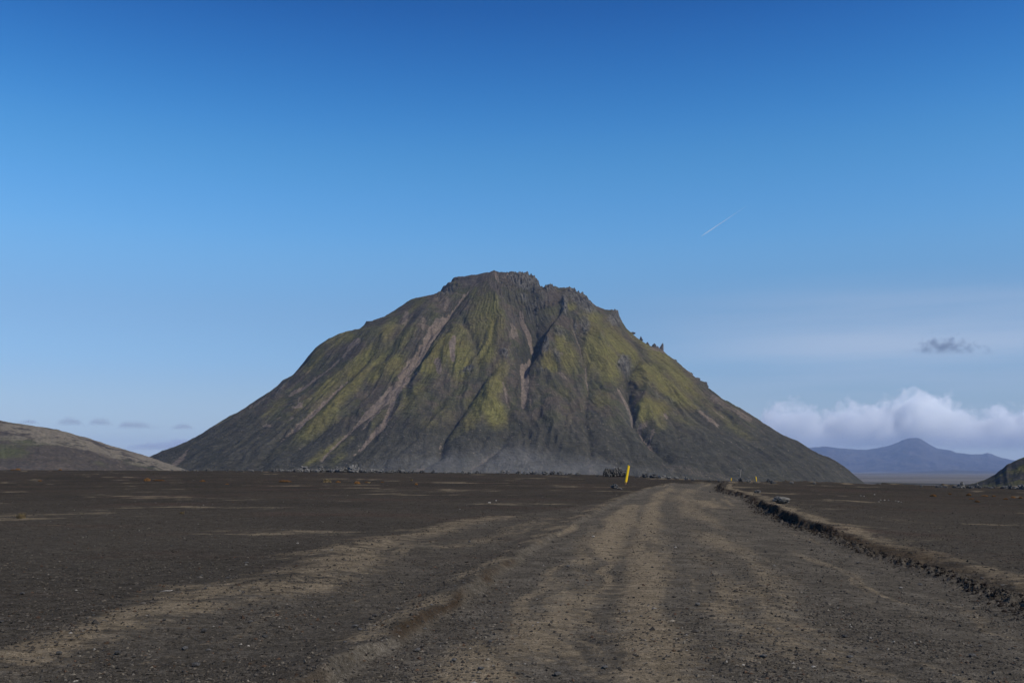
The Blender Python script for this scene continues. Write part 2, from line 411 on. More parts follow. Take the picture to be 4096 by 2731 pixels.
# ================================================================== MOUNTAIN
MD = 970.
def zA(p): return (500 + p[0] / 1.47, 1000 + p[1] / 1.47)
def zB(p): return (1900 + p[0] / 1.47, 1000 + p[1] / 1.47)
SIL = [zA(p) for p in [(115, 1210), (250, 1160), (350, 1105), (460, 1070), (570, 1005), (650, 960), (740, 900), (840, 835), (900, 795), (960, 745), (1010, 705),
       (1075, 635), (1130, 580), (1180, 545), (1235, 502), (1265, 490), (1290, 482), (1310, 485), (1345, 472), (1380, 455), (1410, 430), (1430, 414), (1480, 412),
       (1520, 390), (1570, 360), (1620, 330), (1640, 315), (1680, 292), (1720, 285), (1800, 270), (1835, 255), (1870, 220), (1915, 185), (1930, 170), (1970, 155),
       (2040, 140), (2080, 133), (2120, 132), (2150, 125), (2170, 117)]] + \
      [zB(p) for p in [(160, 127), (200, 132), (280, 138), (330, 143), (360, 158), (380, 185), (395, 206), (440, 217), (480, 230), (520, 238), (555, 235),
       (585, 248), (615, 268), (650, 290), (690, 322), (720, 345), (740, 357), (800, 355), (830, 362), (845, 380), (860, 405), (880, 435), (910, 462), (960, 512),
       (1010, 546), (1050, 568), (1090, 590), (1130, 617), (1165, 637), (1200, 665), (1225, 690), (1260, 715), (1300, 745), (1340, 768), (1362, 790), (1420, 835), (1500, 890),
       (1580, 940), (1650, 985), (1740, 1040), (1830, 1090), (1920, 1140), (2000, 1180), (2080, 1220), (2160, 1270), (2230, 1315), (2300, 1350), (2352, 1375)]]
S3 = np.array([at_depth(p[0], p[1], MD) for p in SIL])
ipk = int(np.argmax(S3[:, 2])); MX = S3[ipk, 0]; MH = S3[ipk, 2]
BASEZ = -15.
lr = np.r_[0, (MX - S3[:ipk, 0])[::-1], 400, 460, 600]; lz = np.r_[MH, S3[:ipk, 2][::-1], 2, BASEZ, BASEZ - 3]
rrr = np.r_[0, S3[ipk + 1:, 0] - MX, 420, 600]; rz = np.r_[MH, S3[ipk + 1:, 2], BASEZ - .5, BASEZ - 3]

tile = {'1': (1600, 1050, 2.94), '2': (1000, 1250, 2.4125), '3': (1600, 1450, 2.94), '4': (2200, 1250, 2.4125)}
def T(k, pts):
    ox, oy, s_ = tile[k]; return [(ox + p[0] / s_, oy + p[1] / s_) for p in pts]
# erosion features of the face: (points, height in metres, half width in photo pixels, sharpness)
RIDGES = [
 (T('1', [(1050, 250), (1060, 300), (1115, 420), (1150, 560), (1200, 700), (1270, 880), (1300, 1000)]), 9, 46),
 (T('3', [(1240, -60), (1190, 120), (1120, 300), (1040, 500), (960, 700), (900, 900)]), 9, 60),
 (T('1', [(1990, 330), (1935, 460), (1925, 600), (1845, 700), (1770, 820), (1700, 960), (1680, 1100), (1640, 1260)]), 11, 48),
 (T('1', [(1930, 640), (2000, 780), (2040, 900), (2060, 1050)]), 4, 26),
 (T('4', [(330, 0), (430, 140), (480, 300), (520, 450), (580, 600), (600, 760), (540, 900)]), 8, 60),
 (T('4', [(870, 470), (910, 620), (960, 740), (900, 880), (980, 960), (1060, 1060)]), 9, 45),
 (T('4', [(1000, 480), (1150, 640), (1300, 790), (1420, 900)]), 4, 40),
 (T('1', [(450, 440), (330, 540), (200, 690), (60, 860)]), 6, 40),
 (T('2', [(1930, 200), (1830, 330), (1700, 470), (1600, 590)]), 9, 50),
 (T('2', [(1430, 420), (1350, 520), (1240, 620)]), 6, 30),
 (T('2', [(1250, 400), (1180, 520), (1060, 640), (900, 800), (750, 950), (600, 1080), (480, 1200)]), 8, 36),
 (T('2', [(1130, 330), (1000, 460), (900, 600), (760, 720), (600, 860)]), 4, 30),
 (T('2', [(800, 250), (660, 380), (540, 520)]), 4, 40),
 (T('1', [(760, 760), (640, 900), (560, 1050), (480, 1200)]), 4, 55),
 (T('3', [(450, 200), (300, 400), (150, 620), (60, 800)]), 4, 46),
 (T('3', [(1700, 300), (1800, 600), (1850, 900)]), 4, 50),
]
GULLIES = [
 (T('1', [(900, 200), (820, 270), (700, 400), (600, 520), (500, 620), (380, 750), (280, 920), (200, 1060), (120, 1170), (20, 1310)]), 9, 24),
 (T('1', [(560, 560), (430, 780), (330, 940), (260, 1050), (190, 1180), (110, 1300)]), 6, 24),
 (T('2', [(1500, 600), (1420, 700), (1330, 790), (1200, 930), (1050, 1030), (920, 1160), (780, 1300), (690, 1410)]), 4, 22),
 (T('2', [(1400, 780), (1340, 930), (1270, 1090), (1130, 1240), (1000, 1360)]), 4, 20),
 (T('1', [(1540, 300), (1580, 500), (1610, 700), (1595, 860), (1540, 980), (1480, 1130), (1450, 1290)]), 15, 44),
 (T('1', [(1900, 560), (1780, 690), (1680, 800), (1600, 900), (1550, 1000)]), 11, 26),
 (T('1', [(1300, 500), (1400, 640), (1500, 800), (1540, 950)]), 6, 24),
 (T('3', [(1450, -40), (1420, 80), (1480, 300), (1450, 450), (1530, 600), (1530, 830), (1520, 1050)]), 6, 34),
 (T('1', [(1990, 550), (2040, 760), (2070, 860), (2130, 1000), (2180, 1250)]), 6, 24),
 (T('3', [(2180, 40), (2200, 180), (2210, 320), (2170, 550), (2180, 700), (2220, 900), (2240, 1100)]), 5, 22),
 (T('4', [(845, 445), (770, 550), (735, 690), (775, 820), (800, 940), (800, 1010), (880, 1090), (960, 1210), (1060, 1300), (1140, 1375)]), 13, 24),
 (T('4', [(690, 60), (780, 230), (900, 400), (1050, 560), (1200, 690), (1350, 800), (1500, 920), (1700, 1060), (1930, 1200)]), 5, 22),
 (T('4', [(1350, 650), (1480, 760), (1600, 880), (1750, 1000)]), 4, 22),
 (T('3', [(1160, 20), (960, 210), (870, 350), (780, 480), (640, 680), (500, 850), (480, 950), (470, 1060), (340, 1150), (150, 1250)]), 8, 24),
 (T('2', [(1560, 60), (1380, 260), (1200, 400), (1050, 540), (950, 640), (800, 800), (620, 950), (480, 1080), (300, 1190), (100, 1400)]), 6, 22),
 (T('2', [(1420, 300), (1330, 380), (1220, 500), (1120, 600)]), 5, 18),
 (T('2', [(1930, 130), (1750, 330), (1640, 460), (1550, 610)]), 6, 20),
 (T('2', [(980, 350), (800, 500), (640, 620), (460, 740), (380, 790)]), 3, 18),
 (T('2', [(1150, 770), (900, 960), (700, 1120), (550, 1240), (400, 1340)]), 6, 26),
 (T('1', [(700, 560), (790, 720), (850, 830), (900, 980), (915, 1170)]), 6, 26),
 (T('3', [(1200, 210), (1240, 350), (1290, 520), (1270, 700), (1290, 780), (1180, 960), (1020, 1100), (800, 1250)]), 5, 22),
 (T('3', [(800, 60), (640, 260), (480, 460), (330, 680)]), 5, 36),
 (T('3', [(1650, 350), (1660, 520), (1620, 640)]), 4, 18),
 (T('3', [(1690, 880), (1740, 1000), (1720, 1100)]), 3, 16), (T('3', [(1800, 860), (1840, 1020), (1830, 1150)]), 3, 16),
 (T('4', [(1540, 1250), (1480, 1300)]), 3, 14), (T('4', [(1450, 1430), (1560, 1530)]), 4, 14), (T('4', [(1620, 1450), (1700, 1510), (1780, 1560)]), 5, 14),
]
SCREE = [
 (T('1', [(560, 560), (470, 640), (380, 760), (290, 920), (210, 1050), (120, 1170), (20, 1310)]), [8, 20, 22, 20, 19, 19, 20], 1.),
 (T('2', [(1510, 600), (1450, 680), (1370, 760), (1260, 850), (1120, 970), (1050, 1040), (920, 1160), (780, 1300), (690, 1410)]), [22, 24, 30, 22, 16, 9, 6, 5, 5], .95),
 (T('2', [(1400, 760), (1350, 920), (1290, 1060), (1200, 1140), (1110, 1250), (1010, 1350)]), [18, 12, 15, 11, 7, 4], .9),
 (T('2', [(1250, 900), (1160, 1010), (1090, 1110)]), [8, 6, 3], .8),
 (T('1', [(900, 220), (760, 330), (640, 470), (560, 560)]), [6, 5, 6, 8], .6),
 (T('1', [(1540, 980), (1490, 1100), (1450, 1200)]), [12, 16, 20], .9),
 (T('3', [(1450, -60), (1470, 80), (1470, 220), (1460, 340), (1450, 450)]), [16, 20, 20, 16, 10], 1.),
 (T('1', [(1420, 540), (1440, 640), (1520, 760), (1550, 880)]), [10, 14, 14, 8], .7),
 (T('1', [(1310, 740), (1350, 820), (1300, 900)]), [10, 22, 14], .55),
 (T('1', [(1120, 130), (1140, 190), (1160, 240)]), [8, 9, 4], .8), (T('1', [(1270, 150), (1220, 190)]), [8, 6], .6),
 (T('1', [(640, 920), (610, 1040), (620, 1160)]), [10, 18, 12], .8), (T('1', [(450, 1200), (460, 1290)]), [14, 18], .8), (T('3', [(440, 40), (470, 110)]), [20, 12], .8),
 (T('2', [(1040, 270), (960, 330)]), [16, 10], .9), (T('2', [(960, 340), (880, 430), (780, 520), (660, 610)]), [6, 4, 6, 6], .8),
 (T('2', [(640, 620), (540, 700), (460, 740), (380, 790)]), [7, 10, 12, 7], .7),
 (T('2', [(960, 640), (860, 740), (740, 850), (620, 950), (520, 1030), (410, 1110)]), [4, 8, 11, 12, 13, 8], .8),
 (T('2', [(380, 1130), (300, 1190)]), [7, 3], .6), (T('2', [(490, 890), (420, 915)]), [14, 7], .8), (T('2', [(480, 820), (470, 850)]), [6, 5], .7),
 (T('2', [(410, 1000), (380, 1030)]), [8, 6], .6), (T('2', [(190, 1085), (120, 1095)]), [9, 5], .6), (T('2', [(290, 1010), (250, 1030)]), [7, 3], .6),
 (T('2', [(1510, 20), (1470, 100)]), [14, 9], .6), (T('2', [(200, 800), (0, 920)]), [4, 5], .6),
 (T('1', [(80, 600), (60, 700)]), [12, 14], .55), (T('1', [(280, 690), (270, 760)]), [14, 10], .55), (T('1', [(560, 420), (530, 500)]), [16, 10], .45),
 (T('4', [(660, 770), (730, 850), (780, 930), (790, 1010)]), [8, 14, 10, 6], .8),
 (T('4', [(860, 1060), (900, 1140), (960, 1210), (1000, 1250)]), [5, 6, 8, 5], .9), (T('4', [(1000, 1120), (960, 1180)]), [10, 8], .6),
 (T('4', [(850, 1040), (930, 1050)]), [10, 12], .55), (T('4', [(1110, 1000), (1130, 1030)]), [9, 7], .8),
 (T('4', [(1450, 960), (1540, 1020), (1620, 1080)]), [10, 14, 10], .65), (T('4', [(1340, 560), (1420, 620)]), [10, 6], .7),
 (T('4', [(1560, 790), (1700, 890), (1930, 1030)]), [12, 14, 14], .5), (T('4', [(1570, 900), (1680, 985)]), [3, 3], .7),
 (T('4', [(970, 330), (1100, 390)]), [8, 9], .6), (T('4', [(100, 590), (150, 640)]), [12, 9], .5), (T('4', [(110, 400), (115, 410)]), [7, 7], .6),
 (T('4', [(345, 500), (350, 640), (370, 740), (350, 900)]), [5, 6, 3, 2], .6), (T('4', [(230, 200), (290, 330), (310, 420)]), [7, 4, 3], .5),
 (T('3', [(1210, 240), (1250, 380), (1280, 480)]), [7, 10, 5], .6), (T('3', [(1180, 960), (1020, 1090), (850, 1230)]), [6, 8, 14], .45),
 (T('3', [(490, 870), (470, 940), (480, 1040)]), [4, 3, 2], .7), (T('3', [(340, 1160), (180, 1230), (120, 1260)]), [5, 12, 12], .55),
 (T('3', [(1530, 400), (1540, 480)]), [8, 6], .6), (T('3', [(1530, 1060), (1450, 1140)]), [5, 3], .5), (T('3', [(2200, 1160), (2260, 1290)]), [16, 30], .35),
 (T('4', [(1100, 1480), (1400, 1530), (1700, 1590)]), [26, 30, 30], .35), (T('3', [(1690, 880), (1720, 960), (1760, 1040)]), [5, 8, 5], .4),
 (zA((330, 1235)) and [zA((375, 1160)), zA((340, 1220)), zA((290, 1260))], [4, 12, 14], .6),
]
# moss: (tile, centre, rx, ry in tile pixels, rotation in degrees, strength)
MOSS = [('1', (960, 660), 140, 260, 8, .62), ('1', (1080, 760), 56, 240, 4, .9), ('1', (860, 300), 80, 44, -30, .5), ('1', (1010, 330), 44, 80, 10, .4),
 ('1', (1180, 780), 50, 140, 0, .55), ('1', (480, 1040), 110, 200, 30, .95), ('1', (300, 1230), 120, 90, 20, 1.), ('1', (720, 1120), 110, 190, 10, .85), ('1', (700, 780), 110, 80, 0, .6),
 ('1', (1010, 1040), 90, 130, 10, .85), ('1', (1880, 960), 50, 120, 0, .8), ('1', (1760, 1200), 90, 90, 0, .85), ('1', (1980, 1120), 90, 150, -10, .75), ('1', (2260, 720), 100, 60, 10, .7),
 ('1', (2020, 550), 50, 30, 0, .7), ('1', (2290, 1000), 110, 260, 0, .8), ('1', (200, 520), 110, 40, -38, .55), ('1', (30, 880), 60, 110, 20, .7), ('1', (600, 620), 40, 30, 0, .5),
 ('2', (830, 270), 150, 60, -38, .6), ('2', (620, 470), 130, 40, -45, .7), ('2', (960, 240), 60, 40, -20, .6), ('2', (1330, 170), 110, 50, -50, .7), ('2', (1080, 460), 200, 40, -48, .9), ('2', (1230, 430), 190, 45, -47, .75),
 ('2', (1240, 580), 100, 45, -45, .95), ('2', (1390, 510), 120, 60, -50, .8), ('2', (1500, 250), 120, 40, -50, .5), ('2', (780, 690), 230, 55, -42, .7), ('2', (930, 760), 270, 55, -43, 1.), ('2', (660, 1020), 220, 70, -42, .9),
 ('2', (540, 860), 200, 40, -40, .45), ('2', (250, 900), 150, 40, -38, .5), ('2', (780, 1290), 160, 26, -42, .7), ('2', (620, 1400), 120, 26, -42, .6), ('2', (900, 1250), 150, 40, -42, .4), ('2', (850, 1400), 90, 40, -45, .5), ('2', (1250, 1000), 60, 130, 25, .35),
 ('2', (450, 1200), 260, 30, -40, .3), ('2', (200, 1350), 240, 30, -40, .3), ('2', (1700, 740), 120, 60, -40, .3), ('2', (1600, 900), 130, 110, -40, .3),
 ('3', (230, 320), 190, 60, -50, .5), ('3', (100, 480), 140, 80, -50, .5), ('3', (520, 560), 130, 120, -45, .35), ('3', (360, 680), 90, 60, 0, .4), ('3', (1180, 110), 70, 130, 10, .7), ('3', (1080, 330), 90, 170, 28, .9),
 ('3', (1000, 520), 150, 130, 35, 1.), ('3', (1110, 620), 110, 120, 10, 1.), ('3', (850, 680), 120, 90, -35, .75), ('3', (740, 770), 120, 50, -40, .5), ('3', (1940, 350), 80, 60, 0, .45), ('3', (620, 830), 90, 60, -40, .4), ('3', (2330, 450), 60, 80, 0, .5),
 ('4', (200, 420), 70, 80, 0, .7), ('4', (560, 520), 100, 150, -15, .9), ('4', (430, 260), 70, 160, 0, .6), ('4', (420, 90), 110, 60, 15, .6), ('4', (700, 340), 190, 70, 40, .95), ('4', (600, 180), 120, 50, 35, .5),
 ('4', (950, 300), 230, 45, 42, .7), ('4', (1080, 440), 210, 50, 42, .75), ('4', (1250, 620), 260, 60, 42, .75), ('4', (960, 600), 130, 110, 35, 1.), ('4', (1130, 730), 220, 70, 38, 1.), ('4', (1300, 850), 140, 40, 35, .7),
 ('4', (980, 960), 130, 70, 0, .95), ('4', (1060, 1080), 60, 50, 0, .5), ('4', (1400, 740), 260, 40, 40, .5), ('4', (500, 860), 70, 70, 0, .5), ('4', (480, 400), 60, 90, 0, .7), ('4', (140, 780), 80, 40, 0, .4), ('4', (1600, 930), 240, 36, 38, .45), ('4', (1800, 1100), 220, 40, 36, .4), ('4', (1250, 1030), 200, 40, 20, .35)]
ROCK = [('1', (1230, 330), 100, 120, 30, .35), ('1', (1650, 380), 150, 120, 0, .5), ('1', (1480, 200), 190, 85, 10, 1.), ('1', (1750, 290), 90, 50, 25, 1.), ('1', (2120, 440), 170, 80, 38, 1.), ('1', (2050, 380), 80, 40, 30, .9), ('1', (1940, 540), 40, 120, 5, .8), ('1', (2220, 590), 110, 60, 30, .7),
 ('1', (1560, 470), 80, 130, 0, .8), ('1', (1450, 380), 60, 50, 0, .7), ('1', (2180, 780), 60, 130, -5, .6), ('1', (1720, 1010), 40, 110, 5, .7), ('1', (1890, 860), 80, 60, 20, .6), ('1', (1850, 1130), 40, 90, -15, .6), ('1', (800, 1250), 100, 30, -20, .7), ('1', (1230, 1080), 60, 50, -20, .7),
 ('1', (600, 200), 80, 120, 30, .45), ('1', (560, 330), 150, 30, -25, .5), ('1', (160, 1310), 90, 26, -5, .6), ('1', (1680, 1290), 90, 30, 10, .6), ('4', (720, 520), 60, 100, 30, .85), ('4', (640, 60), 70, 90, 35, .9), ('4', (500, 280), 40, 50, 0, .4), ('4', (1080, 330), 60, 50, 40, .7),
 ('4', (1100, 850), 130, 40, 15, .4), ('4', (1500, 1000), 120, 50, 38, .4), ('4', (1380, 560), 110, 30, 40, .5), ('2', (300, 730), 90, 16, -38, .5), ('2', (1440, 80), 60, 24, -10, .3), ('4', (250, 150), 30, 60, 0, .6)]
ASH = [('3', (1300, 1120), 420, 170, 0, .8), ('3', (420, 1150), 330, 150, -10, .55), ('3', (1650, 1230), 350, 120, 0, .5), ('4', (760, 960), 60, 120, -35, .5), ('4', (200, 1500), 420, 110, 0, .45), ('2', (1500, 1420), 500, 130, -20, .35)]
def blobs(px, py, L, grow=1.):
    out = np.zeros_like(px)
    for k, c, rx, ry, rot, s_ in L:
        ox, oy, sc = tile[k]; cx, cy = ox + c[0] / sc, oy + c[1] / sc; rx, ry = rx / sc * grow, ry / sc * grow
        a = math.radians(rot); dx, dy = px - cx, py - cy
        # rot: direction of the long (first) axis, image coordinates with y down
        uu = dx * math.cos(a) + dy * math.sin(a); vv = -dx * math.sin(a) + dy * math.cos(a)
        out = np.maximum(out, s_ * np.exp(-((uu / rx) ** 2 + (vv / ry) ** 2) ** 1.3 * .8))
    return out

def mountain_base(x, y):
    dx, dy = x - MX, y - MD; r = np.hypot(dx, dy) + 1e-6
    ca = dx / r; w = sstep(-1, 1, ca)
    g = np.arange(0, 605, 1.5)
    def sm(a, b, s_): return np.interp(r, g, np.convolve(np.pad(np.interp(g, a, b), 30, mode='edge'), np.exp(-.5 * (np.arange(-30, 31) * 1.5 / s_) ** 2) / np.exp(-.5 * (np.arange(-30, 31) * 1.5 / s_) ** 2).sum(), 'valid'))
    Ls, Rs = sm(lr, lz, 9.), sm(rrr, rz, 9.)
    zb = Ls * (1 - w) + Rs * w
    wa = .30 + 1.1 * np.exp(-(r / 55) ** 2)
    al = np.exp(-(np.arccos(np.clip(-ca, -1, 1)) / wa) ** 2); ar = np.exp(-(np.arccos(np.clip(ca, -1, 1)) / wa) ** 2)
    fl = np.interp(r, lr, lz) - Ls; fr_ = np.interp(r, rrr, rz) - Rs
    return zb + fl * al + fr_ * ar, r, np.arctan2(dy, dx)
def mountain_height(x, y, feats=True):
    z, r, th = mountain_base(x, y)
    # running water: radial rills that widen downhill, warped
    k = sstep(12, 60, r) * sstep(430, 330, r)
    wob = th + .11 * fbm(x / 60, y / 60, 71, 4)
    amp = (np.minimum(r, 200) / 200) ** 1.4
    sd_ = np.sin(th)                                       # face side = -1
    sil = 1 - .75 * np.exp(-((np.abs(np.cos(th)) - 1) / .035) ** 2)
    z = z + k * sil * (2.6 * amp * fbm(wob * 11, r / 300, 73, 2, ridged=True) - .8 + 1.5 * amp * fbm(wob * 30, r / 130, 75, 3, ridged=True) + .8 * amp * fbm(wob * 90, r / 70, 77, 2))
    z = z + sil * sstep(430, 380, r) * (1.6 * fbm(x / 26, y / 26, 79, 4) + .5 * fbm(x / 5., y / 5., 83, 3))
    px, py = project(x, y, z)
    front = np.where(np.isfinite(px), sstep(.25, -.15, sd_), 0)
    px = np.nan_to_num(px, nan=-9e3); py = np.nan_to_num(py, nan=-9e3)
    if feats:
        wx = px + 9 * fbm(px / 60, py / 60, 91, 3); wy = py + 9 * fbm(px / 60, py / 60, 92, 3)
        dz = np.zeros_like(z)
        for pts, h, w in RIDGES:
            bb = np.array(pts); m = (px > bb[:, 0].min() - 3 * w) & (px < bb[:, 0].max() + 3 * w) & (py > bb[:, 1].min() - 3 * w) & (py < bb[:, 1].max() + 3 * w)
            if not m.any(): continue
            d, _, _, t = seg_dist(wx[m], wy[m], pts)
            dz[m] += .8 * h * np.exp(-(np.abs(d) / w) ** 1.2) * (.06 + .94 * np.sin(np.pi * np.clip(t * .93 + .02, 0, 1)) ** .7)
        for pts, h, w in GULLIES:
            bb = np.array(pts); m = (px > bb[:, 0].min() - 3 * w) & (px < bb[:, 0].max() + 3 * w) & (py > bb[:, 1].min() - 3 * w) & (py < bb[:, 1].max() + 3 * w)
            if not m.any(): continue
            d, _, _, t = seg_dist(wx[m], wy[m], pts)
            dz[m] -= .85 * h * np.exp(-(np.abs(d) / w) ** .95) * (.3 + .7 * np.sin(np.pi * np.clip(t * .9 + .06, 0, 1)) ** .6)
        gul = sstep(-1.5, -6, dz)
        rk = blobs(wx, wy, ROCK, 1.1)
        # crags: vertical ribs and ledges
        crag = 2.4 * fbm(px / 12, py / 34, 95, 3, ridged=True) + 1.3 * fbm(px / 30, py / 9, 97, 2, ridged=True)
        dz += rk * crag * 1.9
        rk2 = sstep(.1, .5, fbm(px / 50, py / 40, 99, 3)) * sstep(1500, 1250, py) * .5
        dz += rk2 * 1.2 * fbm(px / 9, py / 12, 101, 2, ridged=True)
        z = z + dz * front
        return z, px, py, front, rk, gul, wx, wy
    return z, px, py, front

# fit the two flank profiles so that the outline seen from the road is the photographed one
ths = np.r_[np.linspace(math.radians(-215), math.radians(-130), 150), np.linspace(math.radians(-128), math.radians(-52), 60), np.linspace(math.radians(-50), math.radians(35), 150)]
rs = np.linspace(1, 520, 220); RM, TM = np.meshgrid(rs, ths, indexing='ij')
SP = np.array(SIL)
for it in range(6):
    _x, _y = (MX + RM * np.cos(TM)).ravel(), (MD + RM * np.sin(TM)).ravel()
    _z, qx, qy, _ = mountain_height(_x, _y, False)
    b = np.clip((qx / 10).astype(int), 0, 409); top = np.full(410, 1e5); np.minimum.at(top, b, qy)
    e = np.interp(SP[:, 0] / 10 - .5, np.arange(410)[top < 9e4], top[top < 9e4])
    dzk = (SP[:, 1] - e) * MD / FPX * .8                # too high -> positive
    dzk[:3] = dzk[3]; dzk[-3:] = dzk[-4]
    lz[1:1 + ipk] -= dzk[:ipk][::-1]; rz[1:1 + len(SP) - ipk - 1] -= dzk[ipk + 1:]
    lz[ipk + 1] = lz[ipk] - 9; lz[ipk + 2] = BASEZ + 2
    dp = float(dzk[ipk]); lz[0] -= dp; rz[0] -= dp
lz[0] = rz[0] = min(lz[0], max(lz[1], rz[1]) + 1.2)
# dense columns on the face the road looks at
thf = np.linspace(math.radians(-205), math.radians(25), 1000); thb = np.linspace(math.radians(25), math.radians(155), 80)[1:-1]
ths = np.r_[thf, thb]
rs = np.r_[np.linspace(.8, 90, 110)[:-1], np.linspace(90, 380, 230)[:-1], np.linspace(380, 560, 24)]
RM, TM = np.meshgrid(rs, ths, indexing='ij')
mx, my = (MX + RM * np.cos(TM)).ravel(), (MD + RM * np.sin(TM)).ravel()
mz, mpx, mpy, mfront, mrock, mgully, mwx, mwy = mountain_height(mx, my)
scree = np.zeros_like(mz)
for pts, wd, s_ in SCREE:
    bb = np.array(pts); q = max(wd) * 2.5
    m = (mpx > bb[:, 0].min() - q) & (mpx < bb[:, 0].max() + q) & (mpy > bb[:, 1].min() - q) & (mpy < bb[:, 1].max() + q)
    if not m.any(): continue
    wig = 5 * fbm(mpx[m] / 14, mpy[m] / 14, 103, 3)
    d, bw, _, _ = seg_dist(mpx[m] + wig, mpy[m] + wig, pts, [q_ * .75 for q_ in wd])
    scree[m] = np.maximum(scree[m], s_ * sstep(1.25, .75, d / np.maximum(bw, 1)))
moss = blobs(mwx, mwy, MOSS, 1.38)
greenish = np.clip(.45 + .55 * fbm(mpx / 90, mpy / 60, 105, 3), 0, 1) * sstep(1830, 1650, mpy)
moss = np.where(mfront > .02, moss * mfront, .5 * sstep(-.2, .3, fbm(mx / 50, my / 50, 107, 3)))
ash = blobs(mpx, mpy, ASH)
MV = np.vstack([np.stack([mx, my, mz], -1), [[MX, MD, MH]]])
MF = grid_faces(len(rs), len(ths), True)[:, ::-1]
cap = np.array([[len(MV) - 1, j, (j + 1) % len(ths), (j + 1) % len(ths)] for j in range(len(ths))])
me = bpy.data.meshes.new('mountain')
tri = np.array([[len(MV) - 1, j, (j + 1) % len(ths)] for j in range(len(ths))], np.int32)
nf4, nf3 = len(MF), len(tri)
me.vertices.add(len(MV)); me.vertices.foreach_set('co', MV.astype(np.float32).ravel())
me.loops.add(nf4 * 4 + nf3 * 3); me.loops.foreach_set('vertex_index', np.r_[MF.ravel(), tri.ravel()].astype(np.int32))
me.polygons.add(nf4 + nf3)
me.polygons.foreach_set('loop_start', np.r_[np.arange(nf4) * 4, nf4 * 4 + np.arange(nf3) * 3].astype(np.int32))
me.update(calc_edges=True); me.polygons.foreach_set('use_smooth', np.ones(nf4 + nf3, bool)); me.validate()
pad = lambda a: np.r_[a, 0]
attr(me, 'masks', np.stack([pad(moss), pad(scree * mfront), pad(np.clip(mrock * mfront, 0, 1))], -1))
wob_ = TM.ravel() + .05 * fbm(mx / 45, my / 45, 171, 4)
stk = .5 + .5 * fbm(wob_ * 46, RM.ravel() / 75, 173, 4) * sstep(30, 120, RM.ravel()) * 1.5
fa = me.attributes.new('flow', 'FLOAT_VECTOR', 'POINT')
fv = np.stack([pad(wob_ * 190), pad(RM.ravel() * .16), pad(mz * .05)], -1).astype(np.float32); fa.data.foreach_set('vector', fv.ravel())
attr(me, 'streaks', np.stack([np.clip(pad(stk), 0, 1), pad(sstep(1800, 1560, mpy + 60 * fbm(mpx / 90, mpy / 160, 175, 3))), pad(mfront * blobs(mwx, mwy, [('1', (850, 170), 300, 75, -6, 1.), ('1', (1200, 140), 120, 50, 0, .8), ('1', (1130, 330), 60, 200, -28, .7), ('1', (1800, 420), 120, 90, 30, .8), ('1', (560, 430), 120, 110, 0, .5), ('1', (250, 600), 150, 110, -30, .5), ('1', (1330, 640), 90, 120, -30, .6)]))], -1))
attr(me, 'masks2', np.stack([pad(ash * mfront), pad(greenish), pad(mgully * mfront)], -1))

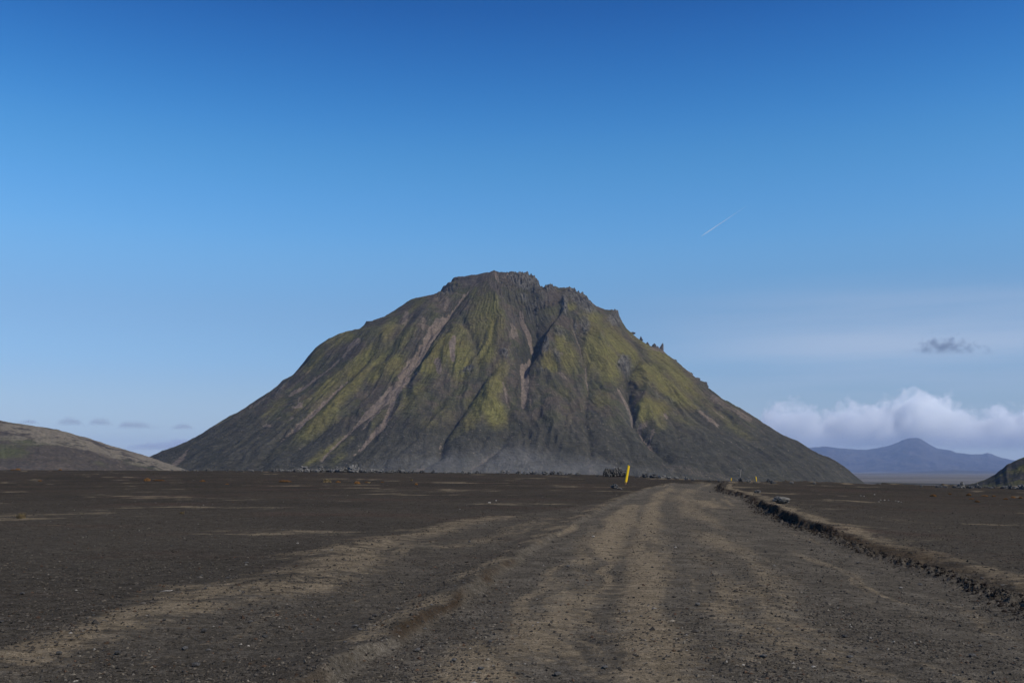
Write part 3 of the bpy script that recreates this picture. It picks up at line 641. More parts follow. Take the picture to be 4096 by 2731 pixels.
def mountain_material():
    t = NT('mossy_tuff_slope', 1., 0.); v = t.coords()
    _, ms, sc_, rk = t.attr('masks'); _, ah, gr, rk2 = t.attr('masks2')
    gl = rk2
    fl_ = t.n.new('ShaderNodeAttribute'); fl_.attribute_name = 'flow'; fv_ = fl_.outputs['Vector']
    n4 = t.math('ADD', t.math('MULTIPLY', t.noise(v, .33, 5, .7), .45), t.math('MULTIPLY', t.noise(fv_, .35, 5, .7), .55))
    n1 = t.noise(v, .035, 5, .6); n2 = t.math('ADD', t.math('MULTIPLY', t.noise(v, .16, 5, .65), .5), t.math('MULTIPLY', t.noise(fv_, .13, 5, .65), .5)); n3 = t.math('ADD', t.math('MULTIPLY', t.noise(v, .7, 4, .7), .45), t.math('MULTIPLY', t.noise(fv_, .8, 4, .7), .55))
    ter = t.noise(t.coords((.5, .5, 2.2)), .35, 4, .7, .6)          # terracettes across the slope
    dark = t.mix(t.rng(n2, .35, .65), (.044, .041, .030), (.064, .058, .041))
    dark = t.mix(t.math('MULTIPLY', t.rng(n1, .45, .7), .5), dark, (.086, .070, .054))
    green = t.mix(n3, (.055, .056, .027), (.078, .074, .034))
    c = t.mix(t.math('MULTIPLY', t.rng(t.math('ADD', gr, t.math('MULTIPLY', t.math('SUBTRACT', n2, .5), 1.2)), .2, .7), .8), dark, green)
    _, stv, upv, bare = t.attr('streaks')
    c = t.mix(t.math('MULTIPLY', t.rng(stv, .66, .86), .65), c, (.115, .104, .058))
    c = t.mix(t.math('MULTIPLY', t.rng(stv, .36, .16), .5), c, (.030, .029, .025))
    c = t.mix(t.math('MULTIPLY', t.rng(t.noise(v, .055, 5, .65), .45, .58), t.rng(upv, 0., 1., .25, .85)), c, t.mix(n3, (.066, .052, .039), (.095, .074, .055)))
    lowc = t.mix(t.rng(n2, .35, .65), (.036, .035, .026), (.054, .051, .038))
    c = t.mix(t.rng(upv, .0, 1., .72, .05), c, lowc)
    mf = t.math('ADD', ms, t.math('MULTIPLY', t.math('SUBTRACT', t.math('ADD', t.math('MULTIPLY', n2, .5), t.math('MULTIPLY', ter, .6)), .55), .50))
    mossc = t.mix(t.rng(n3, .3, .7), (.094, .087, .029), (.142, .128, .043))
    mossc = t.mix(t.rng(n1, .35, .65), mossc, (.112, .095, .036))
    c = t.mix(t.math('MULTIPLY', t.rng(mf, .12, .85), t.rng(ms, .03, .25)), c, mossc)
    rock = t.mix(t.rng(n4, .38, .62), (.035, .033, .031), (.150, .138, .118))
    c = t.mix(t.math('MULTIPLY', t.rng(t.math('ADD', rk, t.math('MULTIPLY', t.math('SUBTRACT', n3, .5), .9)), .25, .7), .85), c, rock)
    c = t.mix(t.math('MULTIPLY', t.rng(n4, .56, .68), .55), c, (.088, .072, .060))
    c = t.mix(t.math('MULTIPLY', gl, .6), c, t.mix(n3, (.026, .026, .020), (.042, .040, .030)))  # darker where the gullies are cut deeper
    c = t.mix(t.math('MULTIPLY', t.rng(bare, .2, .7), .8), c, t.mix(n3, (.056, .046, .038), (.090, .074, .060)))
    sf = t.rng(t.math('ADD', sc_, t.math('MULTIPLY', t.math('SUBTRACT', n3, .5), .55)), .25, .7)
    c = t.mix(sf, c, t.mix(n3, (.125, .097, .073), (.165, .130, .100)))
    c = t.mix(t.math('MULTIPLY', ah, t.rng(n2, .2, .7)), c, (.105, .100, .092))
    vb = t.voro(v, .55, 'F1', 1); s2 = t.n.new('ShaderNodeSeparateColor'); t.l.new(vb, s2.inputs[0])
    vd = t.voro(v, .55, 'F1', 0)                                     # scattered pale boulders
    bl = t.math('MULTIPLY', t.rng(s2.outputs[0], .93, .95), t.rng(vd, .32, .22))
    c = t.mix(t.math('MULTIPLY', bl, .7), c, (.17, .145, .12))
    c = t.val(c, n3, .64, 1.36); c = t.val(c, n4, .74, 1.26); c = t.val(c, ter, .78, 1.22)
    b1 = t.bump(t.math('ADD', t.math('MULTIPLY', t.math('ADD', n3, t.math('MULTIPLY', n4, 1.6)), .8), t.math('MULTIPLY', ter, 1.0)), .8, 1.9)
    return t.color(c)
M_MOUNT = mountain_material()
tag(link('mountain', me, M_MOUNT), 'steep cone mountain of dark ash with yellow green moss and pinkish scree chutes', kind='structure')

# ================================================================== HILLS AND FAR MOUNTAINS
def strip_hill(name, label, sil, Y, depth_f, depth_b, basez, mat, seed, na=420, nb=70, rough=1., sharp=1.):
    """a hill whose crest follows points (px, py) at distance Y; gentle face towards the road"""
    P = np.array([at_depth(p[0], p[1], Y) for p in sil])
    xs = np.linspace(P[0, 0], P[-1, 0], na); zs = np.interp(xs, P[:, 0], P[:, 2])
    tb = np.linspace(-1, 1, nb)
    XX, TT = np.meshgrid(xs, tb, indexing='ij')
    hh = np.maximum(zs[:, None] - basez, 0) + 0 * TT
    YY = Y + np.where(TT < 0, TT * depth_f, TT * depth_b)
    XX = XX * YY / Y                          # spurs run down towards the viewer's side of the valley
    prof = (1 - np.abs(TT)) ** sharp
    prof = np.where(TT < 0, sstep(0, 1, 1 - np.abs(TT)) * .45 + prof * .55, prof)
    fade = (1 - np.exp(-(TT / .10) ** 2))
    ZZ = basez + hh * prof
    d = fade * sstep(0, .3, 1 - np.abs(TT)) * rough
    s_ = max(Y / 900, .5)
    d = d * np.clip(hh / (14 * s_), 0, 1)
    ZZ = ZZ + d * s_ * (np.minimum(3.6 * (fbm(XX / (40 * s_), YY / (40 * s_), seed, 4, ridged=True) - .75), 0) + .8 * fbm((XX + .6 * ZZ) / (9 * s_), (YY + 1.7 * ZZ) / (9 * s_), seed + 3, 3)) + (1 - fade) * rough * .5 * s_ * fbm(XX / (6 * s_), YY / 9, seed + 5, 3) * (hh > 2)
    ZZ = np.where(hh < .5, np.minimum(ZZ, basez), ZZ)
    hb = np.clip((ZZ - basez) / np.maximum(hh, 1), 0, 1)
    m = mesh_np(name, np.stack([XX, YY, ZZ], -1).reshape(-1, 3), grid_faces(na, nb)[:, ::-1] if False else grid_faces(na, nb)[:, ::-1])
    attr(m, 'band', np.stack([hb.ravel()] * 3, -1))
    return tag(link(name, m, mat), label, kind='structure')
S = 1.7415
def sp(L): return [(a * S, b * S) for a, b in L]

def hill_mat(name, a, b, moss, mossamt, tan=None, scale=1.):
    t = NT(name, 1., 0.); v = t.coords()
    n1 = t.noise(v, .02 * scale, 5, .6); n2 = t.noise(t.coords((1, 1, 2.5)), .09 * scale, 5, .65); n3 = t.noise(v, .5 * scale, 4, .7)
    c = t.mix(t.rng(n2, .35, .65), a, b)
    c = t.mix(t.math('MULTIPLY', t.rng(n1, .45, .6), mossamt), c, moss)
    if tan:
        _, bd, _, _ = t.attr('band')
        bw = t.math('ADD', bd, t.math('MULTIPLY', t.math('SUBTRACT', t.math('ADD', t.math('MULTIPLY', n1, .6), t.math('MULTIPLY', n2, .4)), .5), .85))
        c = t.mix(t.math('MULTIPLY', t.rng(bw, .64, .78), .9), c, t.mix(t.rng(n2, .40, .48), (.052, .045, .038), tan))
        c = t.mix(t.math('MULTIPLY', t.rng(bw, .38, .26), .8), c, t.mix(t.rng(n2, .42, .6), (.062, .056, .048), (.105, .082, .066)))
    pb = t.voro(v, .5 * scale, 'F1', 1); ps = t.n.new('ShaderNodeSeparateColor'); t.l.new(pb, ps.inputs[0])
    c = t.mix(t.math('MULTIPLY', t.rng(ps.outputs[0], .93, .95), t.math('MULTIPLY', t.rng(t.voro(v, .5 * scale, 'F1', 0), .4, .2), .6)), c, (.19, .155, .125))
    c = t.val(c, n3, .65, 1.35)
    t.bump(n3, .6, 1.2 / scale)
    return t.color(c)
M_LHILL = hill_mat('brown_green_hillside', (.052, .045, .038), (.075, .062, .048), (.068, .070, .036), .95, (.150, .128, .096))
M_RHILL = hill_mat('mossy_crag_hillside', (.030, .030, .027), (.045, .040, .035), (.085, .080, .024), .9)
M_FAR = hill_mat('distant_rock', (.018, .019, .026), (.060, .052, .052), (.065, .056, .054), .7, scale=.12)
M_FOOT = hill_mat('distant_lava_ridge', (.045, .042, .040), (.065, .058, .052), (.06, .058, .04), .5, scale=.12)

strip_hill('hill', 'low brown and green hill sloping down from the left edge', sp([(-520, 900), (-300, 925), (-120, 945), (0, 965), (60, 974), (100, 980), (130, 985), (200, 1004), (260, 1024), (330, 1044), (400, 1068), (430, 1079), (520, 1100)]),
           640, 260, 260, -13, M_LHILL, 201, rough=1.2)
strip_hill('hill', 'rocky green hill rising at the right edge', sp([(2150, 1124), (2195, 1117), (2225, 1112), (2243, 1108), (2262, 1101), (2272, 1096), (2285, 1089), (2296, 1079), (2303, 1076), (2312, 1066), (2322, 1063), (2334, 1056), (2342, 1053), (2352, 1049), (2400, 1020), (2500, 985), (2640, 970), (2800, 1000), (3000, 1090)]),
           520, 120, 200, -12, M_RHILL, 211, rough=1.3, na=520)
strip_hill('distant_mountain', 'hazy blue distant mountain range with one pointed summit', sp([(1300, 1060), (1500, 1040), (1700, 1030), (1800, 1026), (1870, 1027), (1900, 1025), (1915, 1028), (1990, 1033), (2010, 1029), (2040, 1024), (2062, 1016), (2075, 1010), (2088, 1006), (2100, 1005), (2112, 1006), (2125, 1014), (2140, 1024), (2155, 1030), (2180, 1033), (2198, 1039), (2220, 1042), (2243, 1043), (2258, 1043), (2268, 1039), (2276, 1042), (2300, 1051), (2330, 1057), (2400, 1064), (2600, 1066), (2900, 1070)]),
           8600, 2200, 1400, -45, M_FAR, 221, na=600, nb=150, rough=1.7)
strip_hill('lava_ridge', 'low hazy lava ridge in front of the distant range', sp([(1600, 1095), (1900, 1088), (2000, 1086), (2080, 1084), (2150, 1081), (2190, 1079), (2240, 1081), (2330, 1082), (2500, 1080), (2800, 1090)]),
           5600, 1000, 700, -38, M_FOOT, 231, na=420, rough=.8)

# ================================================================== ROCKS
def rock_mesh(name, seed, sub=3, rough=.35, flat=.7, freq=1.6):
    bm = bmesh.new(); bmesh.ops.create_icosphere(bm, subdivisions=sub, radius=.5)
    off = Vector((seed * 3.7, seed * 1.3, seed * 7.1))
    for v in bm.verts:
        n = v.co.normalized()
        k = 1 + rough * (mnoise.noise(n * freq + off) + .6 * mnoise.noise(n * freq * 2.3 + off) + .35 * mnoise.noise(n * freq * 5 + off))
        q = mnoise.voronoi(n * 1.8 + off)[0]
        k -= rough * .5 * (q[1] - q[0] < .12)
        v.co = n * .5 * k
        v.co.z *= flat
    me = bpy.data.meshes.new(name); bm.to_mesh(me); bm.free()
    for p in me.polygons: p.use_smooth = False
    return me
def rock_material(name, a, b, sp_=.5):
    t = NT(name, .95, .12); v = t.coords(which='Object')
    n = t.noise(v, 3.5, 5, .65); f = t.noise(v, 16, 4, .7)
    oi = t.n.new('ShaderNodeObjectInfo')
    c = t.mix(t.rng(n, .35, .65), a, b); c = t.val(c, f, .6, 1.4)
    c = t.val(c, oi.outputs['Random'], .75, 1.25)
    t.bump(f, .7, .06)
    return t.color(c)
M_LAVA = rock_material('grey_lava_rock', (.065, .063, .060), (.165, .158, .145))
M_HEAP = rock_material('dark_lava_rock', (.030, .029, .028), (.120, .110, .095))
M_PALE = rock_material('pale_vesicular_rock', (.115, .108, .095), (.205, .192, .168))
M_STONE = rock_material('grey_road_stone', (.060, .058, .056), (.125, .118, .108))
M_WHITE = rock_material('whitish_stone', (.28, .25, .21), (.38, .35, .30))
M_TUFF = rock_material('brown_tuff_pinnacle', (.050, .043, .038), (.115, .095, .080))
M_MOSSR = rock_material('rust_brown_moss', (.075, .036, .012), (.150, .076, .024))
M_DRY = rock_material('dry_straw_moss', (.14, .10, .05), (.24, .18, .09))

def place(name, me, mat, x, y, sx, sy, sz, rot, sink=.2, z=None, tilt=(0, 0)):
    o = link(name, me, mat)
    zz = gz(x, y) if z is None else z
    o.location = (x, y, zz + sz * (.5 - sink)); o.scale = (sx, sy, sz); o.rotation_euler = (tilt[0], tilt[1], rot)
    return o
LAVA = [rock_mesh('lava_rock_%d' % i, i + 1, 3, .55, .85, 1.9) for i in range(9)]
for m_ in LAVA: m_.materials.append(M_LAVA)
def ground_px(px, py): return gpt(px, py)
# lava rubble along the far edge of the plain: (photo x, height px, width px) read from the photo
RUB = []
def tz(p): return 1100 + p / 3.92
for px_, w_, h_ in [(10, 10, 7), (45, 14, 9), (130, 14, 8), (190, 12, 6), (240, 18, 6), (290, 14, 7), (360, 18, 10), (420, 20, 11), (485, 24, 17), (530, 18, 10), (590, 22, 8), (640, 12, 6), (690, 14, 9), (740, 18, 20), (765, 14, 12), (755, 20, 8), (820, 16, 6), (875, 20, 8), (920, 14, 7),
                    (975, 18, 15), (1010, 16, 12), (1050, 18, 13), (1095, 22, 16), (1140, 18, 14), (1190, 16, 16), (1225, 18, 23), (1265, 20, 24), (1300, 20, 18), (1340, 18, 14), (1380, 18, 10), (1250, 26, 12), (1400, 16, 9), (1455, 14, 9), (1490, 12, 8), (1555, 20, 12), (1600, 18, 10), (1620, 10, 8), (1690, 16, 10),
                    (1780, 12, 6), (1820, 10, 9), (1860, 18, 9), (1910, 10, 8), (1960, 16, 10), (2020, 12, 10), (2060, 10, 6), (2130, 14, 7), (2190, 12, 8), (2250, 10, 6), (2320, 14, 8)]:
    RUB.append((tz(px_), w_, h_))
for k in range(26): RUB.append((1700 + rnd.random() * 690, 5 + 9 * rnd.random(), 3 + 6 * rnd.random() ** 2))
for k in range(16): RUB.append((690 + rnd.random() * 420, 4 + 8 * rnd.random(), 3 + 5 * rnd.random() ** 2))
for px_, w_, h_ in [(1735, 12, 9), (1880, 20, 7), (1910, 14, 8), (2010, 14, 11), (2030, 12, 10), (2075, 16, 10), (2130, 18, 9), (2180, 20, 12), (2210, 18, 10), (2240, 18, 10), (2280, 14, 7), (2310, 14, 8),
                    (2545, 14, 7), (2580, 22, 12), (2610, 22, 12), (2640, 20, 10), (2670, 14, 7), (2700, 16, 7), (2740, 14, 8), (2765, 12, 6), (2830, 12, 5), (2870, 12, 6)]: RUB.append((px_, w_, h_))
for k in range(22): RUB.append((3790 + 300 * rnd.random(), 8 + 16 * rnd.random(), 5 + 11 * rnd.random() ** 1.5))
for k in range(6): RUB.append((3640 + 140 * rnd.random(), 6 + 6 * rnd.random(), 4 + 3 * rnd.random()))
for px_, w_, h_ in [(2955, 18, 13), (2938, 8, 9), (2985, 14, 9), (3065, 14, 9), (3080, 14, 9), (3155, 12, 8), (3245, 9, 6), (3090, 9, 6), (3010, 8, 5)]: RUB.append((px_, w_, h_))
for i, (px_, w_, h_) in enumerate(RUB):
    u = (px_ - 2048) / FPX / (CF[1] + .125 * 0) ; u = (px_ - 2048) / (FPX * 1.0)
    dc = float(crest_d(np.array(u))) - 2.5 - 5 * rnd.random()
    mpx_ = dc / FPX
    o = place('lava_rock', LAVA[i % 9], M_LAVA, u * dc, dc, w_ * mpx_ * 1.35, w_ * mpx_ * 1.2, h_ * mpx_ * 1.9, rnd.random() * 6.28, .22)
    side_ = 'right' if px_ > 2700 else 'left'
    if px_ > 3600: w_l = 'in the broken rubble row at the right far edge of the plain'
    elif px_ > 2900: w_l = 'on the skyline of the plain around the thin pole and small markers'
    elif px_ > 2500: w_l = 'on the skyline between the leaning yellow post and the road bend'
    elif px_ > 2200: w_l = 'on the skyline just left of the boulder heap by the yellow post'
    elif px_ > 1900: w_l = 'on the skyline below the pale dust at the mountain foot'
    elif px_ > 1700: w_l = 'in the thin stretch of rubble right of the tallest pale cluster'
    elif px_ > 1400: w_l = 'on the right slope of the tallest pale rubble cluster'
    elif px_ > 1330: w_l = 'in the tallest pale rubble cluster below the pink scree chute'
    elif px_ > 1180: w_l = 'in the second pale rubble cluster left of the tallest one'
    else: w_l = 'in the sparse rubble near the left foot of the mountain'
    tag(o, 'grey lava rock ' + w_l, 'rock', 'lava rocks ' + w_l)
# the rough lava outcrop left of the yellow post: boulders heaped together
def zoomP(p): return (2350 + p[0] / 2.767, 1820 + p[1] / 2.767)
HEAP = [m_.copy() for m_ in LAVA]
for m_ in HEAP: m_.materials.clear(); m_.materials.append(M_HEAP)
for i, (a, b, w_, h_) in enumerate([(190, 195, 34, 60), (215, 185, 38, 60), (250, 190, 44, 56), (280, 195, 40, 62), (300, 180, 44, 60), (330, 175, 36, 72), (360, 190, 40, 60), (390, 200, 40, 52), (415, 205, 36, 40), (240, 218, 50, 34), (290, 220, 60, 34), (345, 218, 60, 34), (400, 222, 44, 24), (180, 215, 26, 36), (105, 222, 26, 16)]):
    q = zoomP((a, b)); u = (q[0] - 2048) / FPX; dc = 101 + (i % 3) * 1.5; k = dc / FPX / 2.767
    o = place('lava_rock', HEAP[(i * 2 + 1) % 9], M_HEAP, u * dc, dc, w_ * k * 1.4, w_ * k * 1.3, h_ * k * 1.5, i * 1.7, .1, z=gz(u * dc, dc) + max(0, (222 - b)) * k * .35)
    tag(o, 'dark lava boulder in the heap just left of the leaning yellow post', 'rock', 'lava boulders heaped beside the yellow post')

# single stones
bl_ = rock_mesh('pale_boulder', 23, 5, .22, .62, 1.3); bl_.materials.append(M_PALE)
for v in bl_.vertices:
    n = Vector(v.co).normalized(); q = mnoise.voronoi(n * 6)[0]
    v.co = v.co * (1 - .07 * max(0, .35 - q[0]))
x, y = gpt(3134, 2026)
tag(place('boulder', bl_, M_PALE, x + .1, y + .6, .66, .6, .46, .3, .2), 'pale pitted boulder sitting on top of the right road bank', 'rock')
x, y = gpt(2458, 1954)
tag(place('rock', LAVA[3], M_LAVA, x, y, .50, .40, .34, 2.1, .12), 'grey rock on the left verge just below the yellow post', 'rock')
x, y = gpt(2470, 1956)
tag(place('rock', LAVA[5], M_LAVA, x + .1, y - .3, .26, .24, .12, .6, .12), 'small flat rock touching the grey rock below the yellow post', 'rock')
x, y = gpt(3008, 1974)
tag(place('rock', LAVA[6], M_PALE, x + .5, y + .8, .42, .34, .20, 1.1, .2), 'flat grey stone on the bank beyond the pale boulder', 'rock')
x, y = gpt(2840, 1961)
tag(place('rock', LAVA[1], M_PALE, x, y, .13, .1, .09, .4), 'small pale stone on the road near its bend', 'rock')
# white pebbles
W = [rock_mesh('white_stone_%d' % i, 60 + i, 2, .25, .7, 1.4) for i in range(4)]
for m_ in W: m_.materials.append(M_WHITE)
def wst(p, w, label, g=None):
    x, y = gpt(*p); d = y / FPX
    tag(place('white_stone', W[int(p[0]) % 4], M_WHITE, x, y, w * d * 1.1, w * d, w * d * .75, p[0], .15), label, 'stone', g)
wst((1300 + 1105 / 1.68, 1850 + 272 / 1.68), 11, 'larger of two cream stones side by side on the black plain')
wst((1300 + 1150 / 1.68, 1850 + 257 / 1.68), 7, 'smaller of two cream stones side by side on the black plain')
wst((1300 + 905 / 1.68, 1850 + 313 / 1.68), 6, 'tiny cream stone left of the pair of cream stones')
wst((2000 / 1.68, 1850 + 547 / 1.68), 10, 'white stone alone on the black plain left of the sandy ridges')
wst((1300 + 1803 / 1.68, 1850 + 500 / 1.68), 12, 'pale stone lying on the left wheel track of the road')
wst((2600 + 1577 / 1.572, 1850 + 750 / 1.572), 15, 'round pale stone on the right side of the road below the bank')
wst((2600 + 1385 / 1.572, 1850 + 1073 / 1.572), 9, 'pale yellowish pebble on the near right of the road')
wst((2600 + 160 / 1.572, 1850 + 537 / 1.572), 9, 'pale pinkish pebble near the middle of the road')
for p in [(1325, 210), (1345, 212), (1412, 203), (1450, 236), (1475, 238), (1500, 238), (1545, 243), (1562, 246), (1580, 250), (1440, 248)]:
    wst((2600 + p[0] / 1.572, 1850 + p[1] / 1.572), 6.5, 'white pebble in the scattered row on the right-hand plain', 'white pebbles in a row on the right plain')
# a bleached curved stick or feather in the gravel
def tube(path, rad, n=8):
    V, F = [], []
    for i, p in enumerate(path):
        p = Vector(p); t = (Vector(path[min(i + 1, len(path) - 1)]) - Vector(path[max(i - 1, 0)])).normalized()
        a = t.cross(Vector((0, 0, 1))); a = a.normalized() if a.length > 1e-4 else Vector((1, 0, 0)); b = a.cross(t)
        for k in range(n):
            an = 2 * math.pi * k / n; V.append(p + (a * math.cos(an) + b * math.sin(an)) * rad[i])
    for i in range(len(path) - 1):
        for k in range(n): F.append((i * n + k, i * n + (k + 1) % n, (i + 1) * n + (k + 1) % n, (i + 1) * n + k))
    F.append(tuple(range(n))[::-1]); F.append(tuple((len(path) - 1) * n + k for k in range(n)))
    return V, F
def mesh_py(name, V, F, smooth=False):
    me = bpy.data.meshes.new(name); me.from_pydata([tuple(v) for v in V], [], F); me.update()
    if name != 'grass_blades':
        bm = bmesh.new(); bm.from_mesh(me); bmesh.ops.recalc_face_normals(bm, faces=bm.faces); bm.to_mesh(me); bm.free()
    for p in me.polygons: p.use_smooth = smooth
    return me
x, y = gpt(1117 / 1.68, 1850 + 893 / 1.68); z0 = gz(x, y)
pa = [(-.08, -.01, .008), (-.04, 0, .02), (0, .0, .025), (.04, .01, .022), (.07, .02, .03)]
o = link('bone', mesh_py('bone', *tube(pa, [.002, .005, .006, .006, .003]), smooth=True), M_WHITE, loc=(x, y, z0))
tag(o, 'bleached white curved bone lying in the gravel at the near left', 'bone')

# ================================================================== GRAVEL
def oct_stones(N, seed, xs, ys, size, sub=0):
    g = np.random.default_rng(seed)
    base = np.array([[1, 0, 0], [-1, 0, 0], [0, 1, 0], [0, -1, 0], [0, 0, 1], [0, 0, -1]], float)
    fc = np.array([[0, 2, 4], [2, 1, 4], [1, 3, 4], [3, 0, 4], [2, 0, 5], [1, 2, 5], [3, 1, 5], [0, 3, 5]])
    V = base[None] * (.72 + .56 * g.random((N, 6, 1))) + .28 * (g.random((N, 6, 3)) - .5) * 2
    V *= np.stack([.8 + .5 * g.random(N), .6 + .5 * g.random(N), .40 + .4 * g.random(N)], -1)[:, None]
    a = g.random(N) * 6.283; c, s_ = np.cos(a)[:, None], np.sin(a)[:, None]
    V = np.stack([V[..., 0] * c - V[..., 1] * s_, V[..., 0] * s_ + V[..., 1] * c, V[..., 2]], -1) * (size * .5)[:, None, None]
    z = terrain(xs, ys)[0]
    V += np.stack([xs, ys, z + size * .08], -1)[:, None]
    F = (fc[None] + 6 * np.arange(N)[:, None, None]).reshape(-1, 3)
    return V.reshape(-1, 3), F
g = np.random.default_rng(5)
def wedge(N, d0, d1, power, umax=.56):
    t = g.random(N); d = (d0 ** (1 - power) + t * (d1 ** (1 - power) - d0 ** (1 - power))) ** (1 / (1 - power))
    u = (g.random(N) * 2 - 1) * umax
    return u * d, d
def gravel(name, label, N, d0, d1, power, smin, smax, pw, keep, seed, pal):
    xs, ys = wedge(N, d0, d1, power)
    _, tn, rd, so = terrain(xs, ys)
    kp = g.random(N) < keep(xs, ys, tn, rd, so)
    xs, ys = xs[kp], ys[kp]; n = len(xs)
    sz = smin + (smax - smin) * g.random(n) ** pw
    V, F = oct_stones(n, seed, xs, ys, sz)
    me = mesh_np(name, V, F, False)
    pal = np.array(pal); ci = g.choice(len(pal), n, p=[.42, .32, .15, .05, .05, .01])
    cols = pal[ci] * (.75 + .5 * g.random((n, 1)))
    attr(me, 'stone', np.repeat(cols, 6, 0).astype(np.float32))
    return tag(link(name, me, M_GRAV), label, kind='stuff')
t = NT('loose_gravel', 1., .05); ca_, _, _, _ = t.attr('stone'); M_GRAV = t.color(ca_)
PAL = [(.038, .035, .031), (.070, .060, .048), (.10, .085, .064), (.14, .122, .095), (.075, .048, .032), (.22, .20, .17)]
clump = lambda x, y: sstep(-.35, .35, fbm(x * .7, y * .35, 301, 3))
gravel('gravel', 'loose gravel strewn over the road', 120000, 6.8, 38, 1.15, .011, .045, 3.0, lambda x, y, tn, rd, so: rd * (.2 + .8 * clump(x, y)) * (1 - .55 * tn), 11, PAL)
gravel('gravel', 'loose dark gravel strewn over the plain beside the road', 90000, 6.8, 42, 1.15, .012, .050, 2.6, lambda x, y, tn, rd, so: (1 - rd) * (.25 + .75 * clump(x, y)) * (1 - .5 * tn), 12,
       [(.036, .032, .027), (.056, .049, .040), (.080, .068, .053), (.085, .075, .062), (.055, .036, .024), (.16, .145, .12)])
gravel('gravel', 'coarser scattered stones over plain and road', 9000, 10, 85, 1.02, .025, .075, 4.0, lambda x, y, tn, rd, so: np.where(rd > .5, .35, 1.), 13,
       [(.038, .034, .029), (.055, .048, .040), (.075, .065, .052), (.085, .075, .062), (.06, .038, .026), (.17, .155, .13)])
# crumbled clods along the foot of the right bank
nb_ = 4200; tt = g.random(nb_) ** 1.6
BA = np.array(BANK[2:-2]); Lb = np.r_[0, np.cumsum(np.hypot(*(BA[1:] - BA[:-1]).T))]
bx = np.interp(tt * Lb[-1], Lb, BA[:, 0]) + g.normal(0, .13, nb_) - .08; by = np.interp(tt * Lb[-1], Lb, BA[:, 1]) + g.normal(0, .13, nb_)
V, F = oct_stones(nb_, 17, bx, by, .02 + .07 * g.random(nb_) ** 2.5)
me = mesh_np('clods', V, F, False); cc = np.array([(.032, .026, .021), (.045, .038, .030), (.024, .018, .014)])[g.integers(0, 3, nb_)]
attr(me, 'stone', np.repeat(cc, 6, 0).astype(np.float32)); tag(link('clods', me, M_GRAV), 'dark crumbled earth clods along the right road bank', kind='stuff')
# the largest loose stones, one by one
ST = [rock_mesh('road_stone_%d' % i, 80 + i, 1, .3, .6, 1.3) for i in range(8)]
for m_ in ST: m_.materials.append(M_STONE)
xs, ys = wedge(120, 8.2, 26, 1.2, .5)
_, tn_, rd_, so_ = terrain(xs, ys)
for i in range(120):
    s_ = .028 + .042 * rnd.random() ** 2
    o = place('stone', ST[i % 8], M_STONE, xs[i], ys[i], s_ * 1.3, s_, s_ * .9, rnd.random() * 6.28, .2)
    wd_ = ('in the foreground' if ys[i] < 12 else 'in the middle distance' if ys[i] < 18 else 'far up') + (' on the left' if xs[i] < 0 else ' on the right')
    lb_ = ('grey stone lying loose on the gravel road, ' if rd_[i] > .5 else 'dark stone lying loose on the open plain, ') + wd_
    tag(o, lb_, 'stone', lb_)

# ================================================================== MOSS CLUMPS AND DRY GRASS
def clump_mesh(name, seed):
    bm = bmesh.new(); bmesh.ops.create_icosphere(bm, subdivisions=4, radius=.5)
    off = Vector((seed * 2.1, seed * 5.3, seed))
    for v in bm.verts:
        n = v.co.normalized()
        k = 1 + .30 * mnoise.noise(n * 1.7 + off) + .22 * mnoise.noise(n * 4.5 + off) + .16 * mnoise.noise(n * 11 + off)
        v.co = n * .5 * k; v.co.z = max(v.co.z, -.12)
    me = bpy.data.meshes.new(name); bm.to_mesh(me); bm.free()
    return me
CL = [clump_mesh('moss_clump_%d' % i, i + 3) for i in range(5)]
def moss_at(p, w, h, label, mat=M_MOSSR, i=0, g_=None):
    x, y = gpt(*p); d = math.hypot(x, y) / FPX
    me = CL[i % 5] if mat is M_MOSSR else CL[i % 5].copy()
    if not me.materials: me.materials.append(mat)
    elif mat is not M_MOSSR: me.materials.clear(); me.materials.append(mat)
    o = link('moss_clump', me); zz = gz(x, y)
    o.scale = (w * d, w * d * .8, h * d * 1.75); o.location = (x, y, zz + h * d * .05); o.rotation_euler = (0, 0, i * 1.3)
    tag(o, label, 'moss', g_)
q1 = lambda a, b: (a / 1.68, 1850 + b / 1.68)
q5 = lambda a, b: (1100 + a / 3.92, 1840 + b / 3.92)
q3 = lambda a, b: (2600 + a / 1.572, 1850 + b / 1.572)
